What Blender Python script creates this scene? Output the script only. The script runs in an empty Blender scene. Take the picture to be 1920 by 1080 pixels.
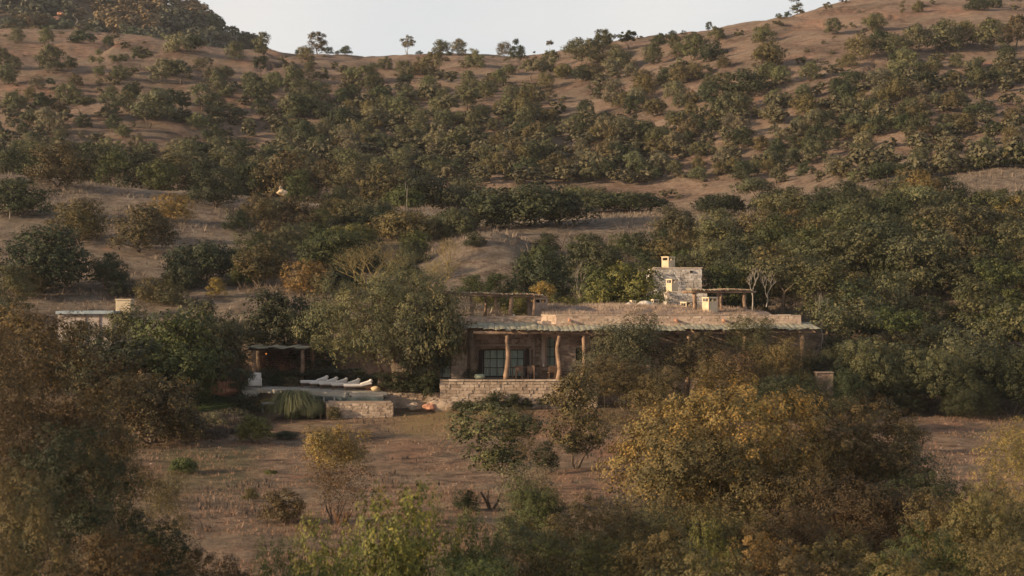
import bpy, math, random
import numpy as np
from mathutils import Vector

# ------------------------------------------------------------------ scene, camera, light
SC = bpy.context.scene
COL = SC.collection
F = 3360.0          # focal length in photo pixels
H = 7.8             # eye height above the ground at the house
R = math.radians
random.seed(7)
rng = np.random.default_rng(11)

cam_d = bpy.data.cameras.new('camera')
cam = bpy.data.objects.new('camera', cam_d)
COL.objects.link(cam)
cam.location = (0, 0, H)
cam.rotation_euler = (R(90), 0, 0)
cam_d.sensor_width = 36.0
cam_d.lens = F / 1920 * 36.0
cam_d.clip_start = 0.5
cam_d.clip_end = 6000
cam_d.dof.use_dof = True
cam_d.dof.focus_distance = 125.0
cam_d.dof.aperture_fstop = 1.7
SC.camera = cam

SUN_EL, SUN_AZ = R(15), R(-109)      # azimuth measured from +Y (view direction) clockwise; sun stands left, a little behind the camera
sdir = Vector((math.sin(SUN_AZ) * math.cos(SUN_EL), math.cos(SUN_AZ) * math.cos(SUN_EL), math.sin(SUN_EL)))
sun_d = bpy.data.lights.new('sun', 'SUN')
sun_d.energy = 5.0
sun_d.angle = R(0.8)
sun_d.color = (1.0, 0.74, 0.47)
sun = bpy.data.objects.new('sun', sun_d)
COL.objects.link(sun)
sun.rotation_euler = sdir.to_track_quat('Z', 'Y').to_euler()

world = bpy.data.worlds.new('World')
SC.world = world
world.use_nodes = True
wn, wl = world.node_tree.nodes, world.node_tree.links
wn.clear()
wo = wn.new('ShaderNodeOutputWorld')
bg = wn.new('ShaderNodeBackground'); bg.inputs['Strength'].default_value = 0.1
sky = wn.new('ShaderNodeTexSky'); sky.sky_type = 'NISHITA'; sky.sun_disc = False
sky.sun_elevation = SUN_EL; sky.sun_rotation = SUN_AZ; sky.dust_density = 3.0
tc = wn.new('ShaderNodeTexCoord')
mp = wn.new('ShaderNodeMapping'); mp.inputs['Scale'].default_value = (1, 1, 2.6)
nz = wn.new('ShaderNodeTexNoise'); nz.inputs['Scale'].default_value = 2.6; nz.inputs['Detail'].default_value = 5
nz.inputs['Roughness'].default_value = 0.45
cr = wn.new('ShaderNodeValToRGB')
cr.color_ramp.elements[0].position = 0.40; cr.color_ramp.elements[0].color = (0.80, 0.82, 0.83, 1)
cr.color_ramp.elements[1].position = 0.60; cr.color_ramp.elements[1].color = (1.0, 0.89, 0.85, 1)
e = cr.color_ramp.elements.new(0.50); e.color = (0.90, 0.885, 0.865, 1)
sc_ = wn.new('ShaderNodeVectorMath'); sc_.operation = 'SCALE'; sc_.inputs['Scale'].default_value = 6.5
mx = wn.new('ShaderNodeMixRGB'); mx.inputs['Fac'].default_value = 0.9
wl.new(tc.outputs['Generated'], mp.inputs['Vector']); wl.new(mp.outputs[0], nz.inputs['Vector'])
wl.new(nz.outputs['Fac'], cr.inputs['Fac']); wl.new(cr.outputs['Color'], sc_.inputs[0])
wl.new(sky.outputs['Color'], mx.inputs['Color1']); wl.new(sc_.outputs[0], mx.inputs['Color2'])
sx = wn.new('ShaderNodeSeparateXYZ'); wl.new(tc.outputs['Generated'], sx.inputs[0])
mr = wn.new('ShaderNodeMapRange'); mr.inputs['From Min'].default_value = 0.12; mr.inputs['From Max'].default_value = 0.62
mr.inputs['To Min'].default_value = 0.93; mr.inputs['To Max'].default_value = 0.22
wl.new(sx.outputs['Z'], mr.inputs['Value']); wl.new(mr.outputs[0], mx.inputs['Fac'])
wl.new(mx.outputs['Color'], bg.inputs['Color']); wl.new(bg.outputs[0], wo.inputs['Surface'])

SC.view_settings.view_transform = 'Standard'
SC.view_settings.look = 'None'
SC.view_settings.gamma = 1.0
SC.view_settings.exposure = 0.62
SC.view_settings.use_curve_mapping = False
SC.render.engine = 'CYCLES'
SC.cycles.max_bounces = 5
SC.cycles.diffuse_bounces = 3
SC.cycles.transparent_max_bounces = 6
SC.cycles.volume_bounces = 0
SC.cycles.use_denoising = True
SC.cycles.sample_clamp_indirect = 4.0


HAZE = 0.00009


def XP(px, Y): return (px - 960.0) / F * Y
def ZP(py, Y): return H - (py - 540.0) / F * Y
def P3(px, py, Y): return Vector((XP(px, Y), Y, ZP(py, Y)))

# ------------------------------------------------------------------ materials
def mat(name):
    m = bpy.data.materials.new(name); m.use_nodes = True
    return m, m.node_tree.nodes, m.node_tree.links, m.node_tree.nodes['Principled BSDF']

def ramp(n, stops):
    c = n.new('ShaderNodeValToRGB'); el = c.color_ramp.elements
    while len(el) < len(stops): el.new(0.5)
    for q, (p, k) in zip(el, stops):
        q.position = p; q.color = (*k, 1)
    return c

def noise(n, l, scale, detail=5, rough=0.6, vec=None):
    t = n.new('ShaderNodeTexNoise'); t.inputs['Scale'].default_value = scale
    t.inputs['Detail'].default_value = detail; t.inputs['Roughness'].default_value = rough
    if vec is not None: l.new(vec, t.inputs['Vector'])
    return t

def surf(name, c0, c1, scale=3.0, rough=0.85, bump=0.3, bscale=20.0, c2=None, dist=0.03):
    """two or three tone mottled surface with relief"""
    m, n, l, b = mat(name)
    g = n.new('ShaderNodeNewGeometry')
    t = noise(n, l, scale, 6, 0.65, g.outputs['Position'])
    stops = [(0.32, c0), (0.68, c1)] if c2 is None else [(0.3, c0), (0.5, c1), (0.72, c2)]
    c = ramp(n, stops); l.new(t.outputs['Fac'], c.inputs['Fac']); l.new(c.outputs['Color'], b.inputs['Base Color'])
    b.inputs['Roughness'].default_value = rough; b.inputs['Specular IOR Level'].default_value = 0.2
    t2 = noise(n, l, bscale, 4, 0.6, g.outputs['Position'])
    bp = n.new('ShaderNodeBump'); bp.inputs['Strength'].default_value = bump; bp.inputs['Distance'].default_value = dist
    l.new(t2.outputs['Fac'], bp.inputs['Height']); l.new(bp.outputs[0], b.inputs['Normal'])
    return m

def stone_mat(name, cols, mortar=False):
    """stones: each island its own tone"""
    m, n, l, b = mat(name)
    g = n.new('ShaderNodeNewGeometry')
    c = ramp(n, [(0.05, cols[0]), (0.4, cols[1]), (0.75, cols[2]), (0.97, cols[3])])
    t = noise(n, l, 5.0, 5, 0.7, g.outputs['Position'])
    a = n.new('ShaderNodeMath'); a.operation = 'MULTIPLY_ADD'; a.inputs[1].default_value = 0.8; a.inputs[2].default_value = 0.1
    oi = n.new('ShaderNodeObjectInfo'); ad = n.new('ShaderNodeMath'); ad.operation = 'ADD'; fr = n.new('ShaderNodeMath'); fr.operation = 'FRACT'
    l.new(g.outputs['Random Per Island'], ad.inputs[0]); l.new(oi.outputs['Random'], ad.inputs[1]); l.new(ad.outputs[0], fr.inputs[0])
    l.new(fr.outputs[0], a.inputs[0])
    s = n.new('ShaderNodeMath'); s.operation = 'ADD'
    s2 = n.new('ShaderNodeMath'); s2.operation = 'MULTIPLY_ADD'; s2.inputs[1].default_value = 0.7; s2.inputs[2].default_value = -0.35
    l.new(t.outputs['Fac'], s2.inputs[0]); l.new(a.outputs[0], s.inputs[0]); l.new(s2.outputs[0], s.inputs[1])
    l.new(s.outputs[0], c.inputs['Fac']); 
    # weathering stains in large patches
    t3 = noise(n, l, 0.9, 5, 0.6, g.outputs['Position'])
    c3 = ramp(n, [(0.35, (0.55, 0.52, 0.48)), (0.6, (1, 1, 1))]); l.new(t3.outputs['Fac'], c3.inputs['Fac'])
    mm = n.new('ShaderNodeMixRGB'); mm.blend_type = 'MULTIPLY'; mm.inputs['Fac'].default_value = 0.8
    l.new(c.outputs['Color'], mm.inputs['Color1']); l.new(c3.outputs['Color'], mm.inputs['Color2'])
    l.new(mm.outputs['Color'], b.inputs['Base Color'])
    b.inputs['Roughness'].default_value = 0.9; b.inputs['Specular IOR Level'].default_value = 0.15
    t2 = noise(n, l, 14, 4, 0.6, g.outputs['Position'])
    bp = n.new('ShaderNodeBump'); bp.inputs['Strength'].default_value = 0.5; bp.inputs['Distance'].default_value = 0.03
    l.new(t2.outputs['Fac'], bp.inputs['Height']); l.new(bp.outputs[0], b.inputs['Normal'])
    return m

def leaf_mat(name, var=1.0, val=1.0):
    """foliage takes its colour from the object colour; leaves vary one by one and clump by clump"""
    m, n, l, b = mat(name)
    oi = n.new('ShaderNodeObjectInfo'); g = n.new('ShaderNodeNewGeometry'); t_c = n.new('ShaderNodeTexCoord')
    c = ramp(n, [(0.0, (0.48, 0.52, 0.48)), (0.45, (0.92, 0.94, 0.88)), (0.8, (1.28, 1.20, 1.0)), (1.0, (1.65, 1.42, 1.05))])
    vr = n.new('ShaderNodeMath'); vr.operation = 'MULTIPLY_ADD'; vr.inputs[1].default_value = var; vr.inputs[2].default_value = .55 * (1 - var)
    l.new(g.outputs['Random Per Island'], vr.inputs[0]); l.new(vr.outputs[0], c.inputs['Fac'])
    t = noise(n, l, 5.0, 3, 0.5, t_c.outputs['Object'])
    c2 = ramp(n, [(0.36, (0.66, 0.72, 0.70)), (0.66, (1.32, 1.18, 1.0))]); l.new(t.outputs['Fac'], c2.inputs['Fac'])
    m1 = n.new('ShaderNodeMixRGB'); m1.blend_type = 'MULTIPLY'; m1.inputs['Fac'].default_value = 1
    m2 = n.new('ShaderNodeMixRGB'); m2.blend_type = 'MULTIPLY'; m2.inputs['Fac'].default_value = 0.85
    m3 = n.new('ShaderNodeHueSaturation')
    rr = n.new('ShaderNodeMath'); rr.operation = 'MULTIPLY_ADD'; rr.inputs[1].default_value = 0.022; rr.inputs[2].default_value = 0.489
    rv = n.new('ShaderNodeMath'); rv.operation = 'MULTIPLY_ADD'; rv.inputs[1].default_value = 0.4 * val; rv.inputs[2].default_value = 0.8 * val
    l.new(oi.outputs['Random'], rr.inputs[0]); l.new(oi.outputs['Random'], rv.inputs[0])
    l.new(oi.outputs['Color'], m1.inputs['Color1']); l.new(c.outputs['Color'], m1.inputs['Color2'])
    l.new(m1.outputs['Color'], m2.inputs['Color1']); l.new(c2.outputs['Color'], m2.inputs['Color2'])
    l.new(m2.outputs['Color'], m3.inputs['Color']); l.new(rr.outputs[0], m3.inputs['Hue']); l.new(rv.outputs[0], m3.inputs['Value'])
    l.new(m3.outputs['Color'], b.inputs['Base Color'])
    b.inputs['Roughness'].default_value = 0.65; b.inputs['Specular IOR Level'].default_value = 0.25
    tr = n.new('ShaderNodeBsdfTranslucent'); l.new(m3.outputs['Color'], tr.inputs['Color'])
    ms = n.new('ShaderNodeMixShader'); ms.inputs['Fac'].default_value = 0.17
    l.new(b.outputs[0], ms.inputs[1]); l.new(tr.outputs[0], ms.inputs[2])
    l.new(ms.outputs[0], n['Material Output'].inputs['Surface'])
    return m

M_LEAF = leaf_mat('foliage')
M_LEAFF = leaf_mat('distant_foliage', 0.5, 1.2)
M_BARK = surf('bark', (0.055, 0.042, 0.03), (0.16, 0.12, 0.085), 3, 0.9, 0.5, 12)
M_PALEBARK = surf('pale_dead_wood', (0.20, 0.17, 0.135), (0.44, 0.38, 0.31), 2, 0.85, 0.3, 12)
M_YBARK = surf('yellow_bark', (0.16, 0.12, 0.05), (0.30, 0.23, 0.10), 2, 0.85, 0.3, 12)
M_TWIG = surf('rusty_twigs', (0.10, 0.055, 0.03), (0.22, 0.12, 0.06), 2, 0.9, 0.2, 12)
M_LOG = surf('weathered_log', (0.075, 0.055, 0.04), (0.25, 0.165, 0.11), 2.5, 0.9, 0.8, 14, c2=(0.36, 0.245, 0.165))
M_DARKWOOD = surf('dark_wood', (0.022, 0.014, 0.011), (0.06, 0.032, 0.024), 4, 0.6, 0.2, 20)
M_WOOD = surf('furniture_wood', (0.10, 0.06, 0.04), (0.20, 0.13, 0.085), 6, 0.6, 0.2, 25)
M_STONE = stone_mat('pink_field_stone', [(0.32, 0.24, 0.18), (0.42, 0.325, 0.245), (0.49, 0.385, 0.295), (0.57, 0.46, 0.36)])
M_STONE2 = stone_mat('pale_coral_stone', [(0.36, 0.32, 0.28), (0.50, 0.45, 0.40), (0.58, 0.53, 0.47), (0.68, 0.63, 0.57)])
M_STONED = stone_mat('brown_stone_shade_tone', [(0.19, 0.135, 0.105), (0.27, 0.195, 0.15), (0.33, 0.245, 0.19), (0.42, 0.32, 0.25)])  # darker copy of the field stone, porch shade put into its colour
M_MORTAR = surf('mortar', (0.20, 0.15, 0.115), (0.34, 0.26, 0.20), 2.0, 0.95, 0.6, 9)
M_PLASTER = surf('rough_pink_plaster', (0.26, 0.185, 0.145), (0.40, 0.30, 0.235), 1.6, 0.92, 0.6, 6, c2=(0.46, 0.355, 0.28))
M_CHIM = surf('cream_chimney_plaster', (0.44, 0.35, 0.235), (0.60, 0.49, 0.34), 2.0, 0.9, 0.3, 8)
M_DARK = surf('soot_and_shade_dark', (0.01, 0.009, 0.008), (0.02, 0.017, 0.014), 3, 0.9, 0.1, 8)  # soot and dark pots; also colours in the shade of rooms and niche
M_TIN = surf('weathered_grey_roof_board', (0.14, 0.13, 0.09), (0.29, 0.265, 0.19), 1.3, 0.95, 0.3, 16, c2=(0.38, 0.35, 0.26))
M_DECK = surf('deck_stone', (0.27, 0.245, 0.205), (0.42, 0.385, 0.325), 1.5, 0.75, 0.2, 20)
M_FLOOR = surf('terrace_paving', (0.18, 0.14, 0.115), (0.30, 0.24, 0.2), 1.5, 0.8, 0.2, 12)
M_CUSH = surf('white_cushion', (0.66, 0.61, 0.56), (0.78, 0.74, 0.69), 3, 0.9, 0.15, 12)
M_CURT = surf('pale_curtain', (0.62, 0.68, 0.63), (0.78, 0.80, 0.74), 5, 0.9, 0.1, 12)
M_TERRA = surf('terracotta', (0.36, 0.16, 0.09), (0.50, 0.27, 0.17), 4, 0.8, 0.2, 20)
M_BOWL = surf('lichen_stone_bowl', (0.26, 0.29, 0.20), (0.42, 0.44, 0.32), 5, 0.8, 0.3, 20)
M_ROCKR = surf('red_rock', (0.34, 0.15, 0.09), (0.50, 0.27, 0.18), 1.5, 0.9, 0.8, 5)
M_ROCKP = surf('pale_rock', (0.42, 0.34, 0.25), (0.62, 0.53, 0.41), 1.5, 0.9, 0.8, 4)
M_TAN = surf('tan_fabric', (0.50, 0.37, 0.22), (0.64, 0.49, 0.31), 4, 0.9, 0.2, 12)
M_BLUE = surf('pale_blue_sheet', (0.22, 0.27, 0.29), (0.36, 0.41, 0.43), 2, 0.6, 0.1, 12)
M_TILE = surf('dark_pool_tile', (0.018, 0.026, 0.028), (0.05, 0.065, 0.065), 1.2, 0.25, 0.1, 14, c2=(0.11, 0.14, 0.14))

def water_mat():
    m, n, l, b = mat('pool_water')
    b.inputs['Base Color'].default_value = (0.02, 0.035, 0.035, 1); b.inputs['Roughness'].default_value = 0.05
    g = n.new('ShaderNodeNewGeometry')
    t = noise(n, l, 3.0, 3, 0.5, g.outputs['Position'])
    bp = n.new('ShaderNodeBump'); bp.inputs['Strength'].default_value = 0.15; bp.inputs['Distance'].default_value = 0.05
    l.new(t.outputs['Fac'], bp.inputs['Height']); l.new(bp.outputs[0], b.inputs['Normal'])
    return m
M_WATER = water_mat()
def glass_mat():
    m, n, l, b = mat('window_glass')
    b.inputs['Base Color'].default_value = (0.8, 0.85, 0.85, 1); b.inputs['Roughness'].default_value = 0.03
    t = n.new('ShaderNodeBsdfTransparent'); t.inputs['Color'].default_value = (0.92, 0.95, 0.94, 1)
    gl = n.new('ShaderNodeBsdfGlossy'); gl.inputs['Roughness'].default_value = 0.04; gl.inputs['Color'].default_value = (0.8, 0.85, 0.85, 1)
    ms = n.new('ShaderNodeMixShader'); ms.inputs['Fac'].default_value = 0.07
    l.new(t.outputs[0], ms.inputs[1]); l.new(gl.outputs[0], ms.inputs[2]); l.new(ms.outputs[0], n['Material Output'].inputs['Surface'])
    return m
M_GLASS = glass_mat()
def lamp_mat():
    m, n, l, b = mat('lamp_glow')
    b.inputs['Base Color'].default_value = (0.8, 0.3, 0.08, 1)
    b.inputs['Emission Color'].default_value = (1.0, 0.33, 0.07, 1); b.inputs['Emission Strength'].default_value = 0.4
    return m
M_LAMP = lamp_mat()

def grass_mat(name, cols):
    m, n, l, b = mat(name)
    g = n.new('ShaderNodeNewGeometry')
    c = ramp(n, [(0.0, cols[0]), (0.5, cols[1]), (1.0, cols[2])])
    t = noise(n, l, 0.35, 4, 0.6, g.outputs['Position'])
    a = n.new('ShaderNodeMath'); a.operation = 'MULTIPLY_ADD'; a.inputs[1].default_value = 0.55
    s = n.new('ShaderNodeMath'); s.operation = 'MULTIPLY_ADD'; s.inputs[1].default_value = 1.6; s.inputs[2].default_value = -0.55
    l.new(t.outputs['Fac'], s.inputs[0]); l.new(g.outputs['Random Per Island'], a.inputs[0]); l.new(s.outputs[0], a.inputs[2])
    l.new(a.outputs[0], c.inputs['Fac']); l.new(c.outputs['Color'], b.inputs['Base Color'])
    b.inputs['Roughness'].default_value = 0.8; b.inputs['Specular IOR Level'].default_value = 0.15
    tr = n.new('ShaderNodeBsdfTranslucent'); l.new(c.outputs['Color'], tr.inputs['Color'])
    ms = n.new('ShaderNodeMixShader'); ms.inputs['Fac'].default_value = 0.2
    l.new(b.outputs[0], ms.inputs[1]); l.new(tr.outputs[0], ms.inputs[2]); l.new(ms.outputs[0], n['Material Output'].inputs['Surface'])
    return m
M_DRY = grass_mat('dry_grass', [(0.14, 0.085, 0.058), (0.25, 0.155, 0.104), (0.36, 0.25, 0.17)])
M_DRYG = grass_mat('slope_grass', [(0.12, 0.09, 0.066), (0.225, 0.172, 0.130), (0.34, 0.275, 0.205)])
M_DRYP = grass_mat('roof_dry_grass', [(0.20, 0.14, 0.105), (0.36, 0.27, 0.205), (0.52, 0.41, 0.31)])
M_PAMPAS = grass_mat('green_weeping_grass', [(0.05, 0.06, 0.026), (0.14, 0.15, 0.07), (0.32, 0.30, 0.16)])
M_LAVEN = grass_mat('grey_mauve_herb', [(0.055, 0.045, 0.038), (0.11, 0.088, 0.072), (0.17, 0.14, 0.115)])

# ------------------------------------------------------------------ mesh helpers
def tag(o, label=None, cat=None, group=None, kind=None):
    if label: o['label'] = label
    if cat: o['category'] = cat
    if group: o['group'] = group
    if kind: o['kind'] = kind
    return o

def link(name, me, parent=None, loc=None):
    o = bpy.data.objects.new(name, me); COL.objects.link(o)
    if parent is not None: o.parent = parent
    if loc is not None: o.location = loc
    return o

def empty(name, loc, label, cat, group=None, rz=0):
    o = bpy.data.objects.new(name, None); COL.objects.link(o)
    o.empty_display_size = 0.5
    o.location = loc; o.rotation_euler = (0, 0, rz)
    return tag(o, label, cat, group)

class MB:
    def __init__(s): s.v = []; s.f = []
    def quadbox(s, c8):
        b = len(s.v); s.v += [tuple(p) for p in c8]
        for q in ((0, 3, 2, 1), (4, 5, 6, 7), (0, 1, 5, 4), (1, 2, 6, 5), (2, 3, 7, 6), (3, 0, 4, 7)): s.f.append(tuple(b + k for k in q))
    def box(s, x0, x1, y0, y1, z0, z1, jit=0.0):
        j = lambda: random.uniform(-jit, jit) if jit else 0.0
        s.quadbox([(x + j(), y + j(), z + j()) for z in (z0, z1) for x, y in ((x0, y0), (x1, y0), (x1, y1), (x0, y1))])
        return s
    def obox(s, c, ax, ay, hx, hy, z0, z1, jit=0.0):
        """box round c (x, y) with half sizes hx along ax and hy along ay"""
        j = lambda: random.uniform(-jit, jit) if jit else 0.0
        pts = []
        for z in (z0, z1):
            for a, b in ((-1, -1), (1, -1), (1, 1), (-1, 1)):
                pts.append((c[0] + ax[0] * hx * a + ay[0] * hy * b + j(), c[1] + ax[1] * hx * a + ay[1] * hy * b + j(), z + j()))
        s.quadbox(pts); return s
    def tube(s, pts, rad, n=6, cap=True):
        pts = [Vector(p) for p in pts]; rings = []
        for i, p in enumerate(pts):
            d = (pts[min(i + 1, len(pts) - 1)] - pts[max(i - 1, 0)])
            if d.length < 1e-6: d = Vector((0, 0, 1))
            d.normalize()
            u = d.cross(Vector((0.31, 0.87, 0.37)));
            if u.length < 1e-3: u = d.cross(Vector((1, 0, 0)))
            u.normalize(); w = d.cross(u)
            r = rad[i] if hasattr(rad, '__len__') else rad
            b = len(s.v); rings.append(b)
            for k in range(n):
                a = 2 * math.pi * k / n; s.v.append(tuple(p + u * (r * math.cos(a)) + w * (r * math.sin(a))))
        for i in range(len(rings) - 1):
            a, b = rings[i], rings[i + 1]
            for k in range(n): s.f.append((a + k, a + (k + 1) % n, b + (k + 1) % n, b + k))
        if cap:
            s.f.append(tuple(rings[0] + k for k in reversed(range(n)))); s.f.append(tuple(rings[-1] + k for k in range(n)))
        return s
    def lathe(s, c, prof, n=14):
        base = len(s.v)
        for r, z in prof:
            for k in range(n):
                a = 2 * math.pi * k / n; s.v.append((c[0] + r * math.cos(a), c[1] + r * math.sin(a), c[2] + z))
        for i in range(len(prof) - 1):
            for k in range(n):
                a, b = base + i * n, base + (i + 1) * n
                s.f.append((a + k, a + (k + 1) % n, b + (k + 1) % n, b + k))
        s.f.append(tuple(base + k for k in reversed(range(n)))); s.f.append(tuple(base + (len(prof) - 1) * n + k for k in range(n)))
        return s
    def blob(s, c, r, seed=0, n=9, m=6, rough=0.25):
        """a lumpy rock; r = (rx, ry, rz)"""
        rd = random.Random(seed); base = len(s.v)
        ph = [rd.uniform(0, 6.28) for _ in range(6)]
        for i in range(m + 1):
            t = math.pi * i / m
            for k in range(n):
                a = 2 * math.pi * k / n
                q = 1 + rough * (0.5 * math.sin(2 * a + ph[0]) * math.sin(t + ph[1]) + 0.4 * math.sin(3 * a + ph[2] + 2 * t) + 0.3 * math.sin(5 * t + ph[3] + a)) + rd.uniform(-.05, .05) * (0 < i < m)
                s.v.append((c[0] + r[0] * q * math.sin(t) * math.cos(a), c[1] + r[1] * q * math.sin(t) * math.sin(a), c[2] + r[2] * math.cos(t) * (1 + 0.1 * math.sin(3 * a + ph[4]))))
        for i in range(m):
            for k in range(n):
                a, b = base + i * n, base + (i + 1) * n
                s.f.append((b + k, b + (k + 1) % n, a + (k + 1) % n, a + k))
        return s
    def mesh(s, name, m, smooth=False):
        me = bpy.data.meshes.new(name); me.from_pydata(s.v, [], s.f); me.materials.append(m)
        if smooth: me.polygons.foreach_set('use_smooth', [True] * len(me.polygons))
        me.update(); return me
    def build(s, name, m, parent=None, smooth=False, bevel=0):
        o = link(name, s.mesh(name, m, smooth))
        if parent is not None:
            o.parent = parent
            o.matrix_parent_inverse = Matrix_inv(parent)
        if bevel:
            b = o.modifiers.new('bevel', 'BEVEL'); b.width = bevel; b.segments = 2
        return o

from mathutils import Matrix
def Matrix_inv(p):
    # parents are empties with a location and a z rotation only, perhaps nested one deep
    if p.parent is not None: base = p.parent
    else: base = None
    m = Matrix.Translation(p.location) @ Matrix.Rotation(p.rotation_euler.z, 4, 'Z')
    if base is not None:
        m = (Matrix.Translation(base.location) @ Matrix.Rotation(base.rotation_euler.z, 4, 'Z')) @ p.matrix_parent_inverse @ m
    return m.inverted()

def quads_mesh(name, verts, m, per=4, extra=None):
    """verts (N*per, 3) numpy -> mesh of separate polygons"""
    n = len(verts) // per
    me = bpy.data.meshes.new(name)
    me.vertices.add(len(verts)); me.vertices.foreach_set('co', np.asarray(verts, dtype=np.float32).ravel())
    me.loops.add(n * per); me.loops.foreach_set('vertex_index', np.arange(n * per, dtype=np.int32))
    me.polygons.add(n); me.polygons.foreach_set('loop_start', np.arange(0, n * per, per, dtype=np.int32))
    me.materials.append(m); me.update(calc_edges=True)
    return me

# ------------------------------------------------------------------ terrain
def _hash(ix, iy, seed):
    h = (ix * 374761393 + iy * 668265263 + seed * 1442695041) & 0xFFFFFFFF
    h = ((h ^ (h >> 13)) * 1274126177) & 0xFFFFFFFF
    return ((h ^ (h >> 16)) & 0xFFFFFF) / float(0xFFFFFF)
def vnoise(x, y, seed=0):
    x = np.asarray(x, float); y = np.asarray(y, float)
    ix = np.floor(x).astype(np.int64); iy = np.floor(y).astype(np.int64)
    fx = x - ix; fy = y - iy; fx = fx * fx * (3 - 2 * fx); fy = fy * fy * (3 - 2 * fy)
    a = _hash(ix, iy, seed); b = _hash(ix + 1, iy, seed); c = _hash(ix, iy + 1, seed); d = _hash(ix + 1, iy + 1, seed)
    return (a * (1 - fx) + b * fx) * (1 - fy) + (c * (1 - fx) + d * fx) * fy
def fbm(x, y, o=4, seed=0):
    t = 0.0; a = 0.5
    for i in range(o):
        t = t + a * (vnoise(x * 2 ** i, y * 2 ** i, seed + i) - 0.5); a *= 0.5
    return t

CPX = [-500, 0, 240, 480, 720, 960, 1200, 1440, 1680, 1920, 2400]
# stations in metres from the camera; heights given as where the ground shows in the photo (row), one list per column
YS = [2, 30, 45, 60, 80, 100, 112, 118, 134, 148, 165, 185, 205, 218, 240, 265, 300, 340, 380, 420, 450, 480, 540, 620, 700, 760, 900, 1600]
def zc(*rows): return list(rows)
COLS = {
 # each entry: list of z (metres)
 -500: [-.3, -.5, -.6, -.7, -.8, -.6, -.4, 0, 4.0, 7.5, 11, 16, 21, 22.5, 20, 22, 31, 43, 55, 66, 71, 70, 68, 95, 130, 150, 170, 120],
 0:    [-.3, -.5, -.6, -.7, -.8, -.7, -.5, 0, 4.2, 7.0, 10.5, 15.5, 20.4, 21.8, 18.5, 21.5, 31.5, 44, 56, 67, 71.6, 70.5, 68, 95, 125, 140, 150, 110],
 240:  [-.3, -.5, -.6, -.8, -.9, -.8, -.5, 0, 3.6, 6.6, 10.0, 14.8, 19.2, 20.4, 18, 21.5, 31.5, 43.5, 55, 66, 70.6, 70.5, 68, 90, 118, 133, 140, 105],
 480:  [-.3, -.5, -.6, -.8, -.95, -.8, -.55, .2, 4.0, 6.8, 9.6, 13.2, 17.3, 19.2, 17.5, 21, 30, 41, 52, 63, 67.8, 69.2, 66, 78, 95, 106, 105, 95],
 720:  [-.3, -.5, -.6, -.8, -1, -.75, -.35, .2, 4.4, 6.8, 9.2, 12.0, 15.6, 17.4, 17, 20.5, 28.5, 38.5, 49, 60, 65.5, 69.3, 66, 62, 60, 60, 58, 60],
 960:  [-.3, -.5, -.6, -.8, -.9, -.5, -.05, .2, 4.6, 7.0, 10.0, 12.5, 14.8, 16.2, 17.6, 21.5, 29, 39, 49, 59.5, 65, 69.6, 66, 60, 56, 54, 54, 60],
 1200: [-.3, -.5, -.6, -.6, -.7, -.3, 0, .2, 4.6, 6.6, 8.8, 11.8, 15.8, 16.6, 17.6, 21, 30, 42, 54, 65.5, 70.5, 74.5, 70, 60, 56, 54, 54, 60],
 1440: [-.3, -.5, -.5, -.5, -.5, -.3, -.1, .3, 4.2, 6.4, 8.8, 11.8, 15.6, 16.8, 19, 24, 34, 47, 60.5, 70.5, 74.9, 76, 70, 60, 56, 54, 54, 60],
 1680: [-.3, -.5, -.5, -.5, -.5, -.3, -.1, .4, 4.0, 7.2, 10.8, 14.0, 17, 19, 23, 28.5, 38, 50.5, 63.5, 74.5, 80.4, 80, 72, 60, 56, 54, 54, 60],
 1920: [-.3, -.5, -.5, -.5, -.5, -.4, -.2, .5, 4.4, 8, 11.6, 14.6, 18, 20.5, 25, 30.5, 40, 52.5, 65, 75, 80, 79, 70, 60, 56, 54, 54, 60],
 2400: [-.3, -.5, -.5, -.5, -.5, -.4, -.2, .5, 5.0, 9, 12.6, 15.6, 19, 21.5, 26, 32, 41, 53, 64, 73, 77, 75, 66, 60, 56, 54, 54, 60],
}
for k in COLS: assert len(COLS[k]) == len(YS), (k, len(COLS[k]), len(YS))
def pchip(xk, yk, x):
    """monotone cubic through (xk, yk[...]) evaluated at x; yk (K, M)"""
    xk = np.asarray(xk, float); h = np.diff(xk)[:, None]; d = np.diff(yk, axis=0) / h
    m = np.zeros_like(yk); m[0] = d[0]; m[-1] = d[-1]
    same = (d[:-1] * d[1:]) > 0
    w1 = 2 * h[1:] + h[:-1]; w2 = h[1:] + 2 * h[:-1]
    with np.errstate(divide='ignore', invalid='ignore'):
        mm = (w1 + w2) / (w1 / d[:-1] + w2 / d[1:])
    m[1:-1] = np.where(same, mm, 0)
    i = np.clip(np.searchsorted(xk, x) - 1, 0, len(xk) - 2)
    t = ((x - xk[i]) / (xk[i + 1] - xk[i]))[:, None]; hh = (xk[i + 1] - xk[i])[:, None]
    return (2*t**3 - 3*t**2 + 1) * yk[i] + (t**3 - 2*t**2 + t) * hh * m[i] + (-2*t**3 + 3*t**2) * yk[i + 1] + (t**3 - t**2) * hh * m[i + 1]

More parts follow.
